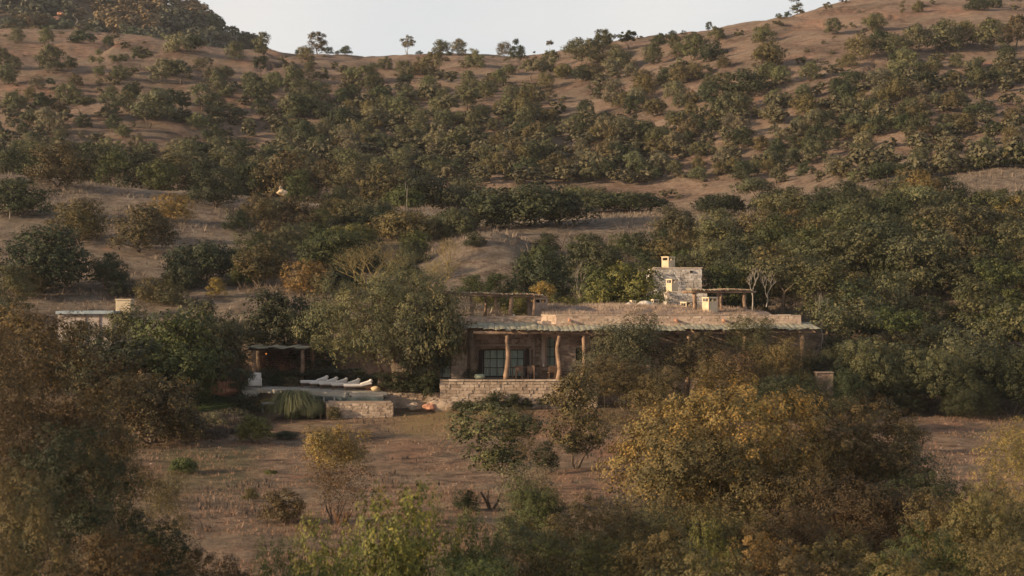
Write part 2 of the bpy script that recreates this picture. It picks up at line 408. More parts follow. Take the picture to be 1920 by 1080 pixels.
NR, NC = 560, 440
yy = np.concatenate([np.linspace(1.5, 24, 16, endpoint=False), np.geomspace(24, 1600, NR - 16)])
pp = np.concatenate([np.linspace(-500, -60, 20, endpoint=False), np.linspace(-60, 1980, NC - 40, endpoint=False), np.linspace(1980, 2400, 20)])
base = pchip(CPX, np.array([COLS[k] for k in CPX], float), pp)             # (NC, K)
Z = pchip(YS, base.T.copy(), yy)                                           # (NR, NC)
PX, YY = np.meshgrid(pp, yy)
XX = (PX - 960) / F * YY
def smooth(a, b, x):
    t = np.clip((x - a) / (b - a), 0, 1); return t * t * (3 - 2 * t)
far = smooth(125, 300, YY)
calm = smooth(1250, 1200, PX * 1.0) * smooth(330, 380, PX) * smooth(108, 111, YY) * smooth(140, 135, YY)
Z += (fbm(XX / 9, YY / 9, 4, 3) * (0.5 + 1.6 * far) + fbm(XX / 55, YY / 55, 3, 21) * 5.0 * far * smooth(520, 440, YY) + fbm(XX / 1.3, YY / 1.3, 3, 9) * 0.22) * (1 - 0.85 * calm)
gn = fbm(XX / 26 + fbm(XX / 40, YY / 40, 2, 70) * 2, YY / 95, 3, 71); gul = np.exp(-(gn / .014) ** 2) * smooth(280, 310, YY) * smooth(480, 440, YY) * smooth(.42, .55, vnoise(XX / 60, YY / 60, 72))
Z -= 1.1 * gul
# the level where the house stands: keep the ground under its floors
inh = smooth(-8.5, -7.0, XX) * smooth(21.5, 20.0, XX) * smooth(115.2, 116.4, YY) * smooth(134.5, 133, YY)
Z = Z * (1 - inh) + np.minimum(Z, 1.0) * inh
inp = smooth(-20.5, -19, XX) * smooth(-6.5, -7.5, XX) * smooth(112.6, 113.6, YY) * smooth(129.5, 128.5, YY)
Z = Z * (1 - inp) + np.minimum(Z, 0.2) * inp
# low grassy mound behind the roof garden
Z += 2.3 * np.exp(-(((PX - 905) / 95) ** 2) - ((YY - 168) / 10) ** 2)

def ground(px, Y):
    """ground height at column px and distance Y"""
    i = int(np.clip(np.searchsorted(yy, Y) - 1, 0, NR - 2)); j = int(np.clip(np.searchsorted(pp, px) - 1, 0, NC - 2))
    a = min(max((Y - yy[i]) / (yy[i + 1] - yy[i]), 0), 1); b = min(max((px - pp[j]) / (pp[j + 1] - pp[j]), 0), 1)
    return float((Z[i, j] * (1 - b) + Z[i, j + 1] * b) * (1 - a) + (Z[i + 1, j] * (1 - b) + Z[i + 1, j + 1] * b) * a)
def gxy(x, Y): return ground(960 + x / Y * F, Y)
def hit(px, py, y0=26.0, y1=1000.0):
    """distance at which the line of sight through (px, py) first meets the ground"""
    j = int(np.clip(np.searchsorted(pp, px) - 1, 0, NC - 1))
    s = (H - Z[:, j]) / yy * F + 540
    ok = np.where((yy > y0) & (yy < y1) & (s <= py))[0]
    return float(yy[ok[0]]) if len(ok) else None

def attr(me, name, arr):
    a = me.attributes.new(name, 'FLOAT', 'POINT'); a.data.foreach_set('value', arr.astype(np.float32).ravel())

me = bpy.data.meshes.new('ground')
co = np.stack([XX, YY, Z], -1).reshape(-1, 3).astype(np.float32)
me.vertices.add(NR * NC); me.vertices.foreach_set('co', co.ravel())
ii, jj = np.meshgrid(np.arange(NR - 1), np.arange(NC - 1), indexing='ij')
q = np.stack([ii * NC + jj, ii * NC + jj + 1, (ii + 1) * NC + jj + 1, (ii + 1) * NC + jj], -1).reshape(-1, 4).astype(np.int32)
me.loops.add(q.size); me.loops.foreach_set('vertex_index', q.ravel())
me.polygons.add(len(q)); me.polygons.foreach_set('loop_start', np.arange(0, q.size, 4, dtype=np.int32))
me.polygons.foreach_set('use_smooth', np.ones(len(q), bool))
me.update(calc_edges=True)
SY = (H - Z) / YY * F + 540
# ground cover: mown lawn by the pool, olive-green tinge in the hollow, worn track along the ridge, bare red earth patches
wv = fbm(XX / 2.5, YY / 2.5, 3, 44) * 60
lawn = smooth(325, 365, PX + wv) * smooth(480, 430, PX + wv) * smooth(107, 111, YY + wv * .06) * smooth(126, 121, YY)
lawn2 = smooth(250, 330, PX) * smooth(520, 430, PX) * smooth(72, 84, YY) * smooth(101, 93, YY) * 0.5
gold = smooth(700, 790, PX) * smooth(1010, 900, PX) * smooth(98, 106, YY) * smooth(117, 113, YY)
track = smooth(430, 520, PX) * smooth(1420, 1300, PX) * np.exp(-((YY - (216 - (PX - 640) * 0.008)) / 5.0) ** 2)
redc = [(30, 165, 28, 8), (90, 170, 40, 5), (170, 83, 40, 4), (230, 88, 26, 4), (455, 117, 30, 6), (445, 184, 28, 6), (655, 144, 26, 7), (790, 107, 14, 4), (365, 88, 22, 4),
        (1415, 183, 26, 6), (1640, 30, 60, 7), (1535, 42, 32, 4), (1690, 205, 10, 5), (1650, 210, 12, 8), (1730, 240, 40, 4), (1870, 120, 40, 5), (1500, 110, 30, 4), (1780, 20, 60, 8), (610, 180, 16, 12),
        (400, 885, 46, 10), (450, 832, 40, 5), (760, 850, 40, 20), (1040, 800, 60, 30), (1090, 900, 70, 26), (560, 895, 30, 8), (235, 420, 12, 8), (200, 465, 14, 5), (270, 385, 12, 5), (1160, 845, 60, 25), (1790, 800, 60, 12), (290, 880, 40, 12)]
red = np.zeros_like(Z)
for a, b, c, d in redc: red += np.exp(-((PX - a) / c) ** 2 - ((SY - b) / d) ** 2)
red = np.clip(red + .45 * gul, 0, 1)
attr(me, 'lawn', np.clip(lawn + lawn2, 0, 1)); attr(me, 'gold', gold); attr(me, 'track', track); attr(me, 'red', red)
attr(me, 'slope', smooth(128, 140, YY) * smooth(270, 235, YY)); attr(me, 'hill', smooth(225, 300, YY)); attr(me, 'wood', smooth(560, 620, YY)); attr(me, 'righth', smooth(700, 1500, PX) * smooth(280, 340, YY))
def ground_mat():
    m, n, l, b = mat('savanna_ground')
    g = n.new('ShaderNodeNewGeometry'); pos = g.outputs['Position']
    def A(nm):
        a = n.new('ShaderNodeAttribute'); a.attribute_name = nm; return a.outputs['Fac']
    def mix(f, a, bb):
        x = n.new('ShaderNodeMixRGB')
        l.new(f, x.inputs['Fac'])
        for s, v in ((x.inputs['Color1'], a), (x.inputs['Color2'], bb)):
            if isinstance(v, tuple): s.default_value = (*v, 1)
            else: l.new(v, s)
        return x.outputs['Color']
    t1 = noise(n, l, 0.07, 9, 0.72, pos); t2 = noise(n, l, 0.8, 8, 0.75, pos); t3 = noise(n, l, 0.16, 6, 0.6, pos)
    near = ramp(n, [(0.40, (0.095, 0.064, 0.045)), (0.47, (0.19, 0.124, 0.084)), (0.54, (0.26, 0.175, 0.118)), (0.63, (0.34, 0.245, 0.165))])
    l.new(t2.outputs['Fac'], near.inputs['Fac'])
    hill = ramp(n, [(0.43, (0.095, 0.065, 0.048)), (0.475, (0.17, 0.113, 0.082)), (0.52, (0.225, 0.150, 0.108)), (0.58, (0.30, 0.215, 0.155))])
    mxx = n.new('ShaderNodeMath'); mxx.operation = 'MULTIPLY_ADD'; mxx.inputs[1].default_value = 0.55
    hf = n.new('ShaderNodeMath'); hf.operation = 'MULTIPLY'; hf.inputs[1].default_value = 0.45
    l.new(t2.outputs['Fac'], hf.inputs[0]); l.new(t1.outputs['Fac'], mxx.inputs[0]); l.new(hf.outputs[0], mxx.inputs[2]); l.new(mxx.outputs[0], hill.inputs['Fac'])
    c = mix(A('hill'), near.outputs['Color'], hill.outputs['Color'])
    sl_ = ramp(n, [(0.38, (0.10, 0.074, 0.055)), (0.48, (0.18, 0.135, 0.102)), (0.58, (0.26, 0.205, 0.155))]); l.new(t2.outputs['Fac'], sl_.inputs['Fac'])
    c = mix(A('slope'), c, sl_.outputs['Color'])
    f3 = ramp(n, [(0.44, (0, 0, 0)), (0.6, (1, 1, 1))]); l.new(t3.outputs['Fac'], f3.inputs['Fac'])
    dim = n.new('ShaderNodeMath'); dim.operation = 'MULTIPLY'; dim.inputs[1].default_value = 0.4; l.new(f3.outputs['Color'], dim.inputs[0])
    c = mix(dim.outputs[0], c, (0.25, 0.205, 0.145))                # drier straw patches
    # red earth, ragged edges
    rr = n.new('ShaderNodeMath'); rr.operation = 'MULTIPLY'
    r2 = ramp(n, [(0.44, (0.0, 0.0, 0.0)), (0.60, (.7, .7, .7))]); l.new(t2.outputs['Fac'], r2.inputs['Fac'])
    l.new(A('red'), rr.inputs[0]); l.new(r2.outputs['Color'], rr.inputs[1])
    c = mix(rr.outputs[0], c, (0.33, 0.140, 0.080))
    c = mix(A('track'), c, (0.36, 0.29, 0.205))
    gg = n.new('ShaderNodeMath'); gg.operation = 'MULTIPLY'; gg.inputs[1].default_value = 0.8; l.new(A('gold'), gg.inputs[0])
    c = mix(gg.outputs[0], c, (0.27, 0.195, 0.09))
    lw = ramp(n, [(0.3, (0.03, 0.055, 0.018)), (0.65, (0.075, 0.10, 0.035))]); l.new(t3.outputs['Fac'], lw.inputs['Fac'])
    c = mix(A('lawn'), c, lw.outputs['Color'])
    c = mix(A('wood'), c, (0.13, 0.10, 0.07))
    l.new(c, b.inputs['Base Color']); b.inputs['Roughness'].default_value = 0.95; b.inputs['Specular IOR Level'].default_value = 0.1
    bp = n.new('ShaderNodeBump'); bp.inputs['Strength'].default_value = 0.9; bp.inputs['Distance'].default_value = 0.8
    tb = noise(n, l, 2.2, 6, 0.75, pos)
    l.new(tb.outputs['Fac'], bp.inputs['Height']); l.new(bp.outputs[0], b.inputs['Normal'])
    return m
me.materials.append(ground_mat())
tag(link('ground', me), 'dry pink-brown grassland rising from the clearing to the wooded hills', None, None, 'structure')

# ------------------------------------------------------------------ foliage builders (unit plants: 1 wide, 1 tall, foot at the origin)
def unit(v): return v / np.maximum(np.linalg.norm(v, axis=-1, keepdims=True), 1e-9)

def lobes_for(rd, n, style):
    """centres and radii of leaf masses"""
    L = []
    for i in range(n):
        for _ in range(30):
            a = rd.uniform(0, 2 * math.pi)
            if style == 'umbrella':
                r = 0.36 * math.sqrt(rd.random()); z = 0.74 + rd.uniform(-0.07, 0.09) - 0.25 * r; s = rd.uniform(0.09, 0.15)
            elif style == 'column':
                z = rd.uniform(0.12, 0.85); r = rd.random() * (0.32 if z < 0.7 else 0.2); s = rd.uniform(0.13, 0.2)
            elif style == 'fan':
                z = rd.uniform(0.34, 0.85); r = (0.12 + 0.36 * z) * math.sqrt(rd.random()) * (0.9 if z < .75 else .75); s = rd.uniform(0.10, 0.16)
            elif style == 'bush':
                t = rd.uniform(0, 0.93); r = 0.36 * math.sqrt(rd.random()) * math.sqrt(max(0.05, 1 - t * t)) * 1.12; z = 0.16 + 0.68 * t; s = rd.uniform(0.12, 0.19)
            elif style == 'dome':
                z = rd.uniform(0.34, 0.84); k = (z - 0.34) / 0.5; r = 0.40 * rd.random() ** 0.45 * math.sqrt(max(0.1, 1 - k ** 4 * .75)); s = rd.uniform(.07, .15)
            elif style == 'head':
                z = rd.uniform(0.58, 0.86); r = 0.33 * math.sqrt(rd.random()); s = rd.uniform(.12, .17)
            elif style == 'open':
                z = rd.uniform(0.40, 0.86); k = (z - 0.40) / 0.46; r = 0.37 * math.sqrt(rd.random()) * math.sqrt(max(0.1, 1 - (2 * k - 0.9) ** 2 * 0.8)); s = rd.uniform(0.07, 0.13)
            else:  # round
                z = rd.uniform(0.20, 0.84); k = (z - 0.20) / 0.64; r = 0.36 * rd.random() ** 0.4 * math.sqrt(max(0.12, 1 - (2 * k - 0.75) ** 2 * 0.75)); s = rd.uniform(0.11, 0.175)
            c = (r * math.cos(a), r * math.sin(a), z)
            if all(math.dist(c, q[0]) > 0.72 * (s + q[1]) for q in L): break
        s *= rd.choice((.75, .9, 1.0, 1.0, 1.2)); L.append((c, s, (rd.uniform(0.85, 1.2), rd.uniform(0.85, 1.2), rd.uniform(0.75, 1.0))))
    return L

def leaves(rg, L, count, size, aspect=0.5, inner=0.25, droop=0.0, ragged=0.25):
    c = np.array([q[0] for q in L]); s = np.array([q[1] for q in L]); sh = np.array([q[2] for q in L])
    p = s ** 2; p /= p.sum()
    k = rg.choice(len(L), count, p=p)
    d = unit(rg.normal(size=(count, 3)))
    d[:, 2] = np.where((d[:, 2] < -0.3) & (rg.random(count) < 0.5), -d[:, 2], d[:, 2])
    # second level of clumping: leaves bunch in sprays
    ns = max(8, int(10 * 1)); 
    sp = unit(rg.normal(size=(len(L), 26, 3)))
    near_ = np.einsum('nj,nkj->nk', d, sp[k]); b = near_.argmax(1); d = unit(d * 0.75 + sp[k, b] * 0.55)
    rad = 1 - rg.random(count) ** 1.6 * 0.45 + rg.normal(size=count) * 0.05 + (near_.max(1) - 0.86) * ragged * 2.2
    isin = rg.random(count) < inner; rad = np.where(isin, rg.random(count) ** 0.5 * 0.8, rad)
    pos = c[k] + d * (s[k] * rad)[:, None] * sh[k]
    pos[:, 2] -= droop * np.linalg.norm(pos[:, :2], axis=1) * s[k] * 3
    out = unit(d * 0.9 + unit(pos - np.array([0, 0, 0.45])) * 0.4 + np.array([0, 0, 0.25]) + rg.normal(size=(count, 3)) * 0.32)
    u = unit(np.cross(out, rg.normal(size=(count, 3)))); w = np.cross(out, u)
    sz = size * rg.uniform(0.55, 1.35, count)[:, None]
    bend = out * sz * rg.uniform(-0.2, 0.2, count)[:, None]
    v = np.stack([pos - u * sz * .5, pos - w * sz * aspect * .5 + bend * .3, pos + u * sz * .5 + bend, pos + w * sz * aspect * .5 + bend * .3], 1)
    v = v.reshape(-1, 3); v[:, 2] = np.maximum(v[:, 2], 0.004)
    return v

def limbs(rd, L, r0=0.035, fork=0.25, stems=1, n=5, crook=0.03, frac=1.0):
    mb = MB(); forks = []
    for s in range(stems):
        a = rd.uniform(0, 6.28); o = 0 if stems == 1 else 0.045
        b = Vector((o * math.cos(a), o * math.sin(a), 0)); lean = Vector((rd.uniform(-.06, .06), rd.uniform(-.06, .06), 0)) + b * (1.6 if stems > 1 else 0)
        top = b + lean + Vector((0, 0, fork * rd.uniform(0.8, 1.15)))
        r = r0 / math.sqrt(stems)
        mid = b.lerp(top, 0.5) + Vector((rd.uniform(-crook, crook), rd.uniform(-crook, crook), 0))
        mb.tube([b - Vector((0, 0, 0.03)), b.lerp(mid, .3), mid, top], [r * 1.5, r * 1.1, r, r * 0.82], n + 1); forks.append((top, r * 0.8))
    for i, (c, s, _) in enumerate(L):
        if rd.random() > frac: continue
        c = Vector(c); f, fr = min(forks, key=lambda q: (q[0] - c).length + rd.uniform(0, .05))
        e1 = f.lerp(c, 0.45) + Vector((rd.uniform(-.04, .04), rd.uniform(-.04, .04), rd.uniform(-.02, .03)))
        e2 = f.lerp(c, 0.8) + Vector((rd.uniform(-.03, .03), rd.uniform(-.03, .03), 0))
        mb.tube([f, e1, e2, c], [fr * .6, fr * .42, fr * .3, fr * .12], n - 1, False)
        if i % 2 == 0: forks.append((e1, fr * 0.5))
        for _ in range(2 if n < 6 else 7):
            t = c + Vector((rd.uniform(-1, 1), rd.uniform(-1, 1), rd.uniform(-.2, 1))) * s * (0.8 if n < 6 else 0.95)
            mb.tube([e2, e2.lerp(t, .5) + Vector((0, 0, s * .08)), t], [fr * .2, fr * .13, fr * .05], 3, False)
    return mb

def plant(name, seed, style, lobes, count, size, aspect=0.55, stems=1, fork=0.25, r0=0.035, inner=0.25, bark=None, ragged=0.25, n=5, droop=0, asp=0.85):
    rd = random.Random(seed); rg = np.random.default_rng(seed)
    L = [((c[0], c[1], c[2] * asp), s_, q_) for c, s_, q_ in lobes_for(rd, lobes, style)]
    lv = leaves(rg, L, count, size, aspect, inner, droop, ragged)
    # fit to one metre wide and one tall so that placed sizes are true
    w = np.percentile(np.abs(lv[:, :2]), 98) * 2; h = np.percentile(lv[:, 2], 99.3)
    lv[:, :2] /= w; lv[:, 2] /= h
    L2 = [((c[0] / w, c[1] / w, c[2] / h), s / w, q) for c, s, q in L]
    cm = quads_mesh(name + '_foliage', lv, M_LEAFF if name == 'far_tree' else M_LEAF)
    tm = limbs(rd, L2, r0, fork, stems, n).mesh(name + '_wood', bark or M_BARK)
    return cm, tm, h / w

def raw_branches(seed, levels=4, *a_, stems=1, **k_):
    if stems > 1: return multi_branches(seed, levels, stems, *a_, **k_)
    return multi_branches(seed, levels, 1, *a_, **k_)
def multi_branches(seed, levels, stems, spread=0.6, length=0.36, r=0.03, up=0.5, kids=(2, 3), start_len=None, flat=0.0, shrink=0.7, n=5):
    """a bare branching skeleton; returns MB and tips"""
    rd = random.Random(seed); mb = MB(); tips = []
    def grow(p, d, ln, rad, lv):
        d = d.normalized(); side = Vector((rd.uniform(-1, 1), rd.uniform(-1, 1), rd.uniform(-.6, .6))) * ln * 0.13
        mid = p + d * ln * 0.5 + side; q = p + d * ln
        mb.tube([p, mid, q], [rad, rad * .8, rad * .62], max(3, n - (levels - lv) // 2), False)
        if lv == 0: tips.append(q); return
        k = rd.randint(*kids)
        for i in range(k):
            a = rd.uniform(0, 6.28) if k == 1 else (6.28 * i / k + rd.uniform(-.7, .7))
            s = Vector((math.cos(a), math.sin(a), rd.uniform(-0.1, 0.25) * (1 - flat)))
            nd = d * (1 - spread) + s * spread + Vector((0, 0, up * 0.4 * (1 - flat)))
            org = p.lerp(q, rd.uniform(0.65, 1.0)) if i else q
            grow(org, nd, ln * shrink * rd.uniform(0.75, 1.15), rad * 0.6, lv - 1)
    for k in range(stems):
        a = 6.28 * k / stems + rd.uniform(-.4, .4); o = 0 if stems == 1 else .75
        grow(Vector((0, 0, -0.02)), Vector((o * math.cos(a) + rd.uniform(-.12, .12), o * math.sin(a) + rd.uniform(-.12, .12), 1)), start_len or length, r, levels)
    return mb, tips

# libraries of shared plants
FAR = [plant('far_tree', 100 + i, st, lb, 4200, 0.037, 0.75, stm, fk, 0.03, 0.25, None, 0.3, 4, asp=ap)
       for i, (st, lb, stm, fk, ap) in enumerate([('round', 15, 1, .2, 1.0), ('bush', 14, 2, .1, .75), ('round', 22, 2, .15, .8), ('open', 16, 1, .3, .95), ('umbrella', 13, 1, .45, 1.1), ('bush', 20, 3, .1, .9), ('fan', 14, 2, .25, 1.1), ('open', 20, 2, .25, 1.15), ('column', 9, 1, .15, 1.6), ('bush', 24, 3, .1, .6), ('round', 26, 2, .12, .65)])]
MID = [plant('mid_tree', 200 + i, st, lb, ct, 0.027, 0.6, stm, fk, 0.028, 0.22, None, 0.3, 5, asp=ap)
       for i, (st, lb, stm, fk, ct, ap) in enumerate([('round', 26, 1, .18, 9500, 1.0), ('bush', 24, 3, .1, 9500, .8), ('round', 36, 2, .15, 12000, .9), ('bush', 36, 2, .1, 12000, .75), ('open', 34, 2, .2, 8500, .95), ('fan', 26, 4, .18, 8000, 1.2), ('umbrella', 24, 1, .4, 6500, .9), ('round', 34, 2, .15, 11000, 1.3), ('bush', 34, 3, .1, 11000, .5), ('bush', 30, 3, .1, 11000, 1.15)])]
NEAR = [plant('near_bush', 300 + i, st, lb, ct, sz, 0.5, stm, fk, 0.016, 0.10, M_BARK, 0.65, 6, asp=ap)
        for i, (st, lb, stm, fk, ct, sz, ap) in enumerate([('dome', 46, 6, .14, 42000, .0130, .66), ('bush', 38, 6, .1, 34000, .0145, .85), ('fan', 40, 8, .16, 26000, .0150, 1.35), ('open', 44, 7, .16, 32000, .0145, 1.1), ('bush', 34, 6, .1, 22000, .020, .8), ('bush', 64, 8, .1, 44000, .0135, 2.0), ('open', 60, 9, .12, 34000, .014, 1.9), ('bush', 50, 6, .1, 40000, .0135, .6), ('head', 26, 8, .3, 14000, .021, 1.3)])]
OLIVE = plant('olive', 402, 'dome', 64, 56000, .0120, 0.45, 2, .2, .03, .15, M_BARK, 0.35, 7, asp=.72)
SPRIG = plant('small_shrub', 410, 'bush', 10, 2200, 0.06, 0.5, 3, .12, .02, .3, None, 0.5, 4)
SPARSE = plant('twiggy_bush', 411, 'fan', 34, 5200, 0.020, 0.5, 12, .22, .03, .2, M_TWIG, 0.8, 4, asp=1.0)
def fit(lib, w, h, first=None):
    """the shared plant whose own proportions come closest"""
    a = math.log(max(h, 1) / max(w, 1)); q = sorted(lib, key=lambda p: abs(math.log(p[2]) - a) + random.uniform(0, .12) - (.22 if p is first else 0))
    return q[0]

TONES = {  # (colour, word)
 'olive': ((0.092, 0.094, 0.052), 'grey-green'), 'dark': ((0.040, 0.049, 0.024), 'dark green'), 'green': ((0.062, 0.076, 0.028), 'bright green'),
 'brown': ((0.102, 0.085, 0.042), 'olive-brown'), 'gold': ((0.225, 0.165, 0.062), 'golden'), 'grey': ((0.130, 0.118, 0.080), 'dusty grey'), 'silver': ((0.125, 0.127, 0.074), 'silvery green'),
 'lime': ((0.108, 0.112, 0.034), 'yellow-green'), 'blue': ((0.066, 0.080, 0.052), 'blue-green'), 'rust': ((0.130, 0.088, 0.044), 'rust-brown'), 'umber': ((0.082, 0.062, 0.031), 'dark brown'), 'straw': ((0.19, 0.165, 0.085), 'straw-green'),
}
PLACED = []   # things that still want a label: (object, px, py, width px, tone, kind)
def put(lib, px, Y, w_px, h_px, tone='olive', kind='tree', label=None, group=None, cat=None, z=None, rz=None, name=None, parts=('crown', 'trunk'), sink=0.0):
    cm, tm = lib[:2]
    x = XP(px, Y); z = ground(px, Y) if z is None else z
    w = w_px / F * Y; h = h_px / F * Y
    o = bpy.data.objects.new(name or kind, None); COL.objects.link(o)
    o.location = (x, Y, z - sink); o.rotation_euler = (0, 0, random.uniform(0, 6.28) if rz is None else rz); o.scale = (w, w * random.uniform(.85, 1.1), h)
    c = bpy.data.objects.new(parts[0], cm); COL.objects.link(c); c.parent = o
    col = TONES[tone][0]; j = random.uniform(0.85, 1.15)
    c.color = (col[0] * j * random.uniform(.96, 1.06), col[1] * j, col[2] * j * random.uniform(.9, 1.1), 1)
    if tm is not None:
        t = bpy.data.objects.new(parts[1], tm); COL.objects.link(t); t.parent = o
    tag(o, label, cat or kind.split('_')[-1], group)
    if label is None: PLACED.append((o, px, 540 - (z - H) / Y * F, w_px, tone, kind.replace('_', ' '), Y))
    return o
def on(lib, px, py, w, h, tone, kind='tree', **k):
    """stand a plant where the ground shows at (px, py)"""
    Y = hit(px, py)
    if Y is None: return None
    return put(lib, px, Y, w, h, tone, kind, **k)

# ------------------------------------------------------------------ masonry
def frame_of(A, B):
    A = Vector((*A, 0)); B = Vector((*B, 0)); d = (B - A); ln = d.length; d.normalize()
    return A, d, Vector((d.y, -d.x, 0)), ln
def clear(s0, s1, z0, z1, ops):
    return all(s1 <= a or s0 >= b or z1 <= c or z0 >= e for a, b, c, e in ops)
def wall_body(A, B, z0, z1, th, ops, m, name, parent, jit=0.0):
    """wall from A to B with real openings (s0, s1, z0, z1)"""
    A, d, n, ln = frame_of(A, B); mb = MB()
    ss = sorted({0.0, ln, *[o[0] for o in ops], *[o[1] for o in ops]})
    for a, b in zip(ss[:-1], ss[1:]):
        if b - a < 1e-4: continue
        holes = sorted((o[2], o[3]) for o in ops if o[0] <= a + 1e-6 and o[1] >= b - 1e-6)
        z = z0
        for h0, h1 in holes + [(z1, z1)]:
            if h0 > z + 1e-4:
                c = A + d * ((a + b) / 2) - n * (th / 2); mb.obox((c.x, c.y), d, n, (b - a) / 2, th / 2, z, h0)
            z = h1
    return mb.build(name, m, parent)
_ST = []
for i in range(8):
    q = MB(); q.box(-.5, .5, -.5, .5, -.5, .5, 0.11); _ST.append(q)
def masonry(parent, A, B, z0, z1, ops=(), ch=(.15, .23), sw=(.22, .46), m=None, single=False, name='stone', proud=(0.015, 0.06), keep=1.0):
    """stones laid in courses proud of the wall face; each its own object when single"""
    m = m or M_STONE
    A, d, n, ln = frame_of(A, B); mb = MB(); z = z0; k = 0
    ang = math.atan2(d.y, d.x)
    lib = [q.mesh('stone', m) for q in _ST] if single else None
    while z < z1 - 0.05:
        h = min(random.uniform(*ch), z1 - z); s = random.uniform(-.2, 0)
        while s < ln:
            w = random.uniform(*sw) * random.choice((1, 1, .6)); a, b = max(s, 0), min(s + w, ln)
            s += w
            if b - a < 0.06 or not clear(a, b, z, z + h, ops) or random.random() > keep: continue
            pr = random.uniform(*proud); c = A + d * ((a + b) / 2) + n * (pr / 2 - .03)
            if single and k < 290:
                k += 1
                o = link(name, random.choice(lib), parent); o.location = (c.x, c.y, z + h / 2); o.rotation_euler = (random.uniform(-.04, .04), random.uniform(-.09, .09), ang)
                o.scale = (b - a - .01, pr + .06, h - .008); o.matrix_parent_inverse = Matrix_inv(parent)
            else:
                mb.obox((c.x, c.y), d, n, (b - a) / 2 - .011, pr / 2 + .03, z + .01, z + h - .01, 0.014)
        z += h
    if mb.v:
        o = mb.build('small_stones', m, parent); o['kind'] = 'stuff'

def log(p, q, r, seed=0, n=8, seg=7, wob=0.05, knots=0.18):
    """a crooked debarked trunk from p to q"""
    rd = random.Random(seed); p, q = Vector(p), Vector(q); pts, rs = [], []
    wx, wy = rd.uniform(0, 6), rd.uniform(0, 6)
    for i in range(seg + 1):
        t = i / seg; s = math.sin(t * math.pi)
        pts.append(p.lerp(q, t) + Vector((math.sin(wx + t * 5), math.sin(wy + t * 6), 0.4 * math.sin(wy + 7 * t))) * wob * s)
        rs.append(r * (1.12 - .28 * t) * rd.uniform(1 - knots, 1 + knots))
    return MB().tube(pts, rs, n)

# ------------------------------------------------------------------ the house
ZF = 1.91                                    # terrace level
YA, YB = 118.4, 117.55                       # front walls
house = empty('stone_house', (XP(1150, 122), 122, 0), 'long low pink stone house with grass on its flat roof and a plank porch roof', 'house')
# wall under the porch, with the wide glazed doors between two dark shutters
A0, A1 = (XP(878, YA), YA), (XP(1003, YA), YA)
def so(px, Y, A): return XP(px, Y) - A[0]
ops = [(so(905, YA, A0), so(983.5, YA, A0), ZF, ZP(655, YA))]
wall_body(A0, A1, 0.5, 5.62, .5, ops, M_PLASTER, 'wall', house)
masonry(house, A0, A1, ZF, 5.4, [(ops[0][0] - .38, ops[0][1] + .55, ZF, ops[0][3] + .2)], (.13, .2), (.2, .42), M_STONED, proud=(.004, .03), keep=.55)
# chamfer and forward wall with the arched window
C1 = (XP(1016, YB), YB); B1 = (XP(1503, YB), YB)
wall_body(A1, C1, 0.5, 5.62, .4, [], M_PLASTER, 'wall', house)
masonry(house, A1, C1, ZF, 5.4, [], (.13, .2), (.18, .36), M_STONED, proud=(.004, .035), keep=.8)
aw0, aw1 = XP(1022, YB) - C1[0], XP(1040.5, YB) - C1[0]; az0, az1, azt = ZP(688, YB), ZP(641, YB), ZP(632, YB)
dw0, dw1 = XP(1079.5, YB) - C1[0], XP(1093, YB) - C1[0]
ops = [(aw0, aw1, az0, azt), (dw0, dw1, ZP(677, YB), ZP(652, YB))]
wall_body(C1, B1, 0.2, 5.62, .5, ops, M_PLASTER, 'wall', house)
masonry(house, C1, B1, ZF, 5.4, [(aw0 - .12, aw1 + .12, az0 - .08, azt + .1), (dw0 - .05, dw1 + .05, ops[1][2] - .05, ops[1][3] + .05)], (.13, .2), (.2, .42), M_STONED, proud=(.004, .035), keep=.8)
# end wall on the right and closed back
wall_body((B1[0] - .003, YB + .503), (B1[0] - .3, 133), 0.2, 5.62, .4, [], M_PLASTER, 'wall', house)
# spandrels that make the arch round
mb = MB(); nn = 8; rr = (aw1 - aw0) / 2; cx = C1[0] + (aw0 + aw1) / 2
for sd in (-1, 1):
    for i in range(nn):
        a0, a1 = math.pi / 2 * i / nn, math.pi / 2 * (i + 1) / nn
        x0, x1 = cx + sd * rr * math.cos(a0), cx + sd * rr * math.cos(a1); zz = az1 + (azt - az1) * math.sin(a0)
        lo, hi = min(x0, x1), max(x0, x1)
        if hi - lo > .004: mb.box(lo, hi, YB + .05, YB + .42, zz, azt)
mb.build('arch_corners', M_PLASTER, house)
# flat roof slab and its low crowned soil
mb = MB(); xl, xr = XP(846, YA), XP(1503, YB) - .3
mb.box(xl, XP(1012, YA), 118.95, 132.8, 5.0, 5.2); mb.box(XP(1012, YA) + .01, xr, 118.2, 132.8, 5.45, 5.62)
mb.build('roof', M_FLOOR, house)
mb = MB(); nx, ny = 26, 8; x0, x1 = XP(1022, YA), XP(1460, YB)
for j in range(ny + 1):
    for i in range(nx + 1):
        x = x0 + (x1 - x0) * i / nx; y = 118.4 + 14 * j / ny
        rise = .28 + .62 * min(1, j / 3.0) * (1 - .55 * max(0, (i / nx - .55) / .45)) * min(1, (i + .5) / 3)
        mb.v.append((x, y, 5.62 + rise + random.uniform(-.06, .06)))
for j in range(ny):
    for i in range(nx):
        a = j * (nx + 1) + i; mb.f.append((a, a + 1, a + nx + 2, a + nx + 1))
soil = mb.build('roof_soil', surf('roof_soil', (0.16, 0.11, 0.085), (0.27, 0.2, 0.155), 2, .95, .6, 8), house)
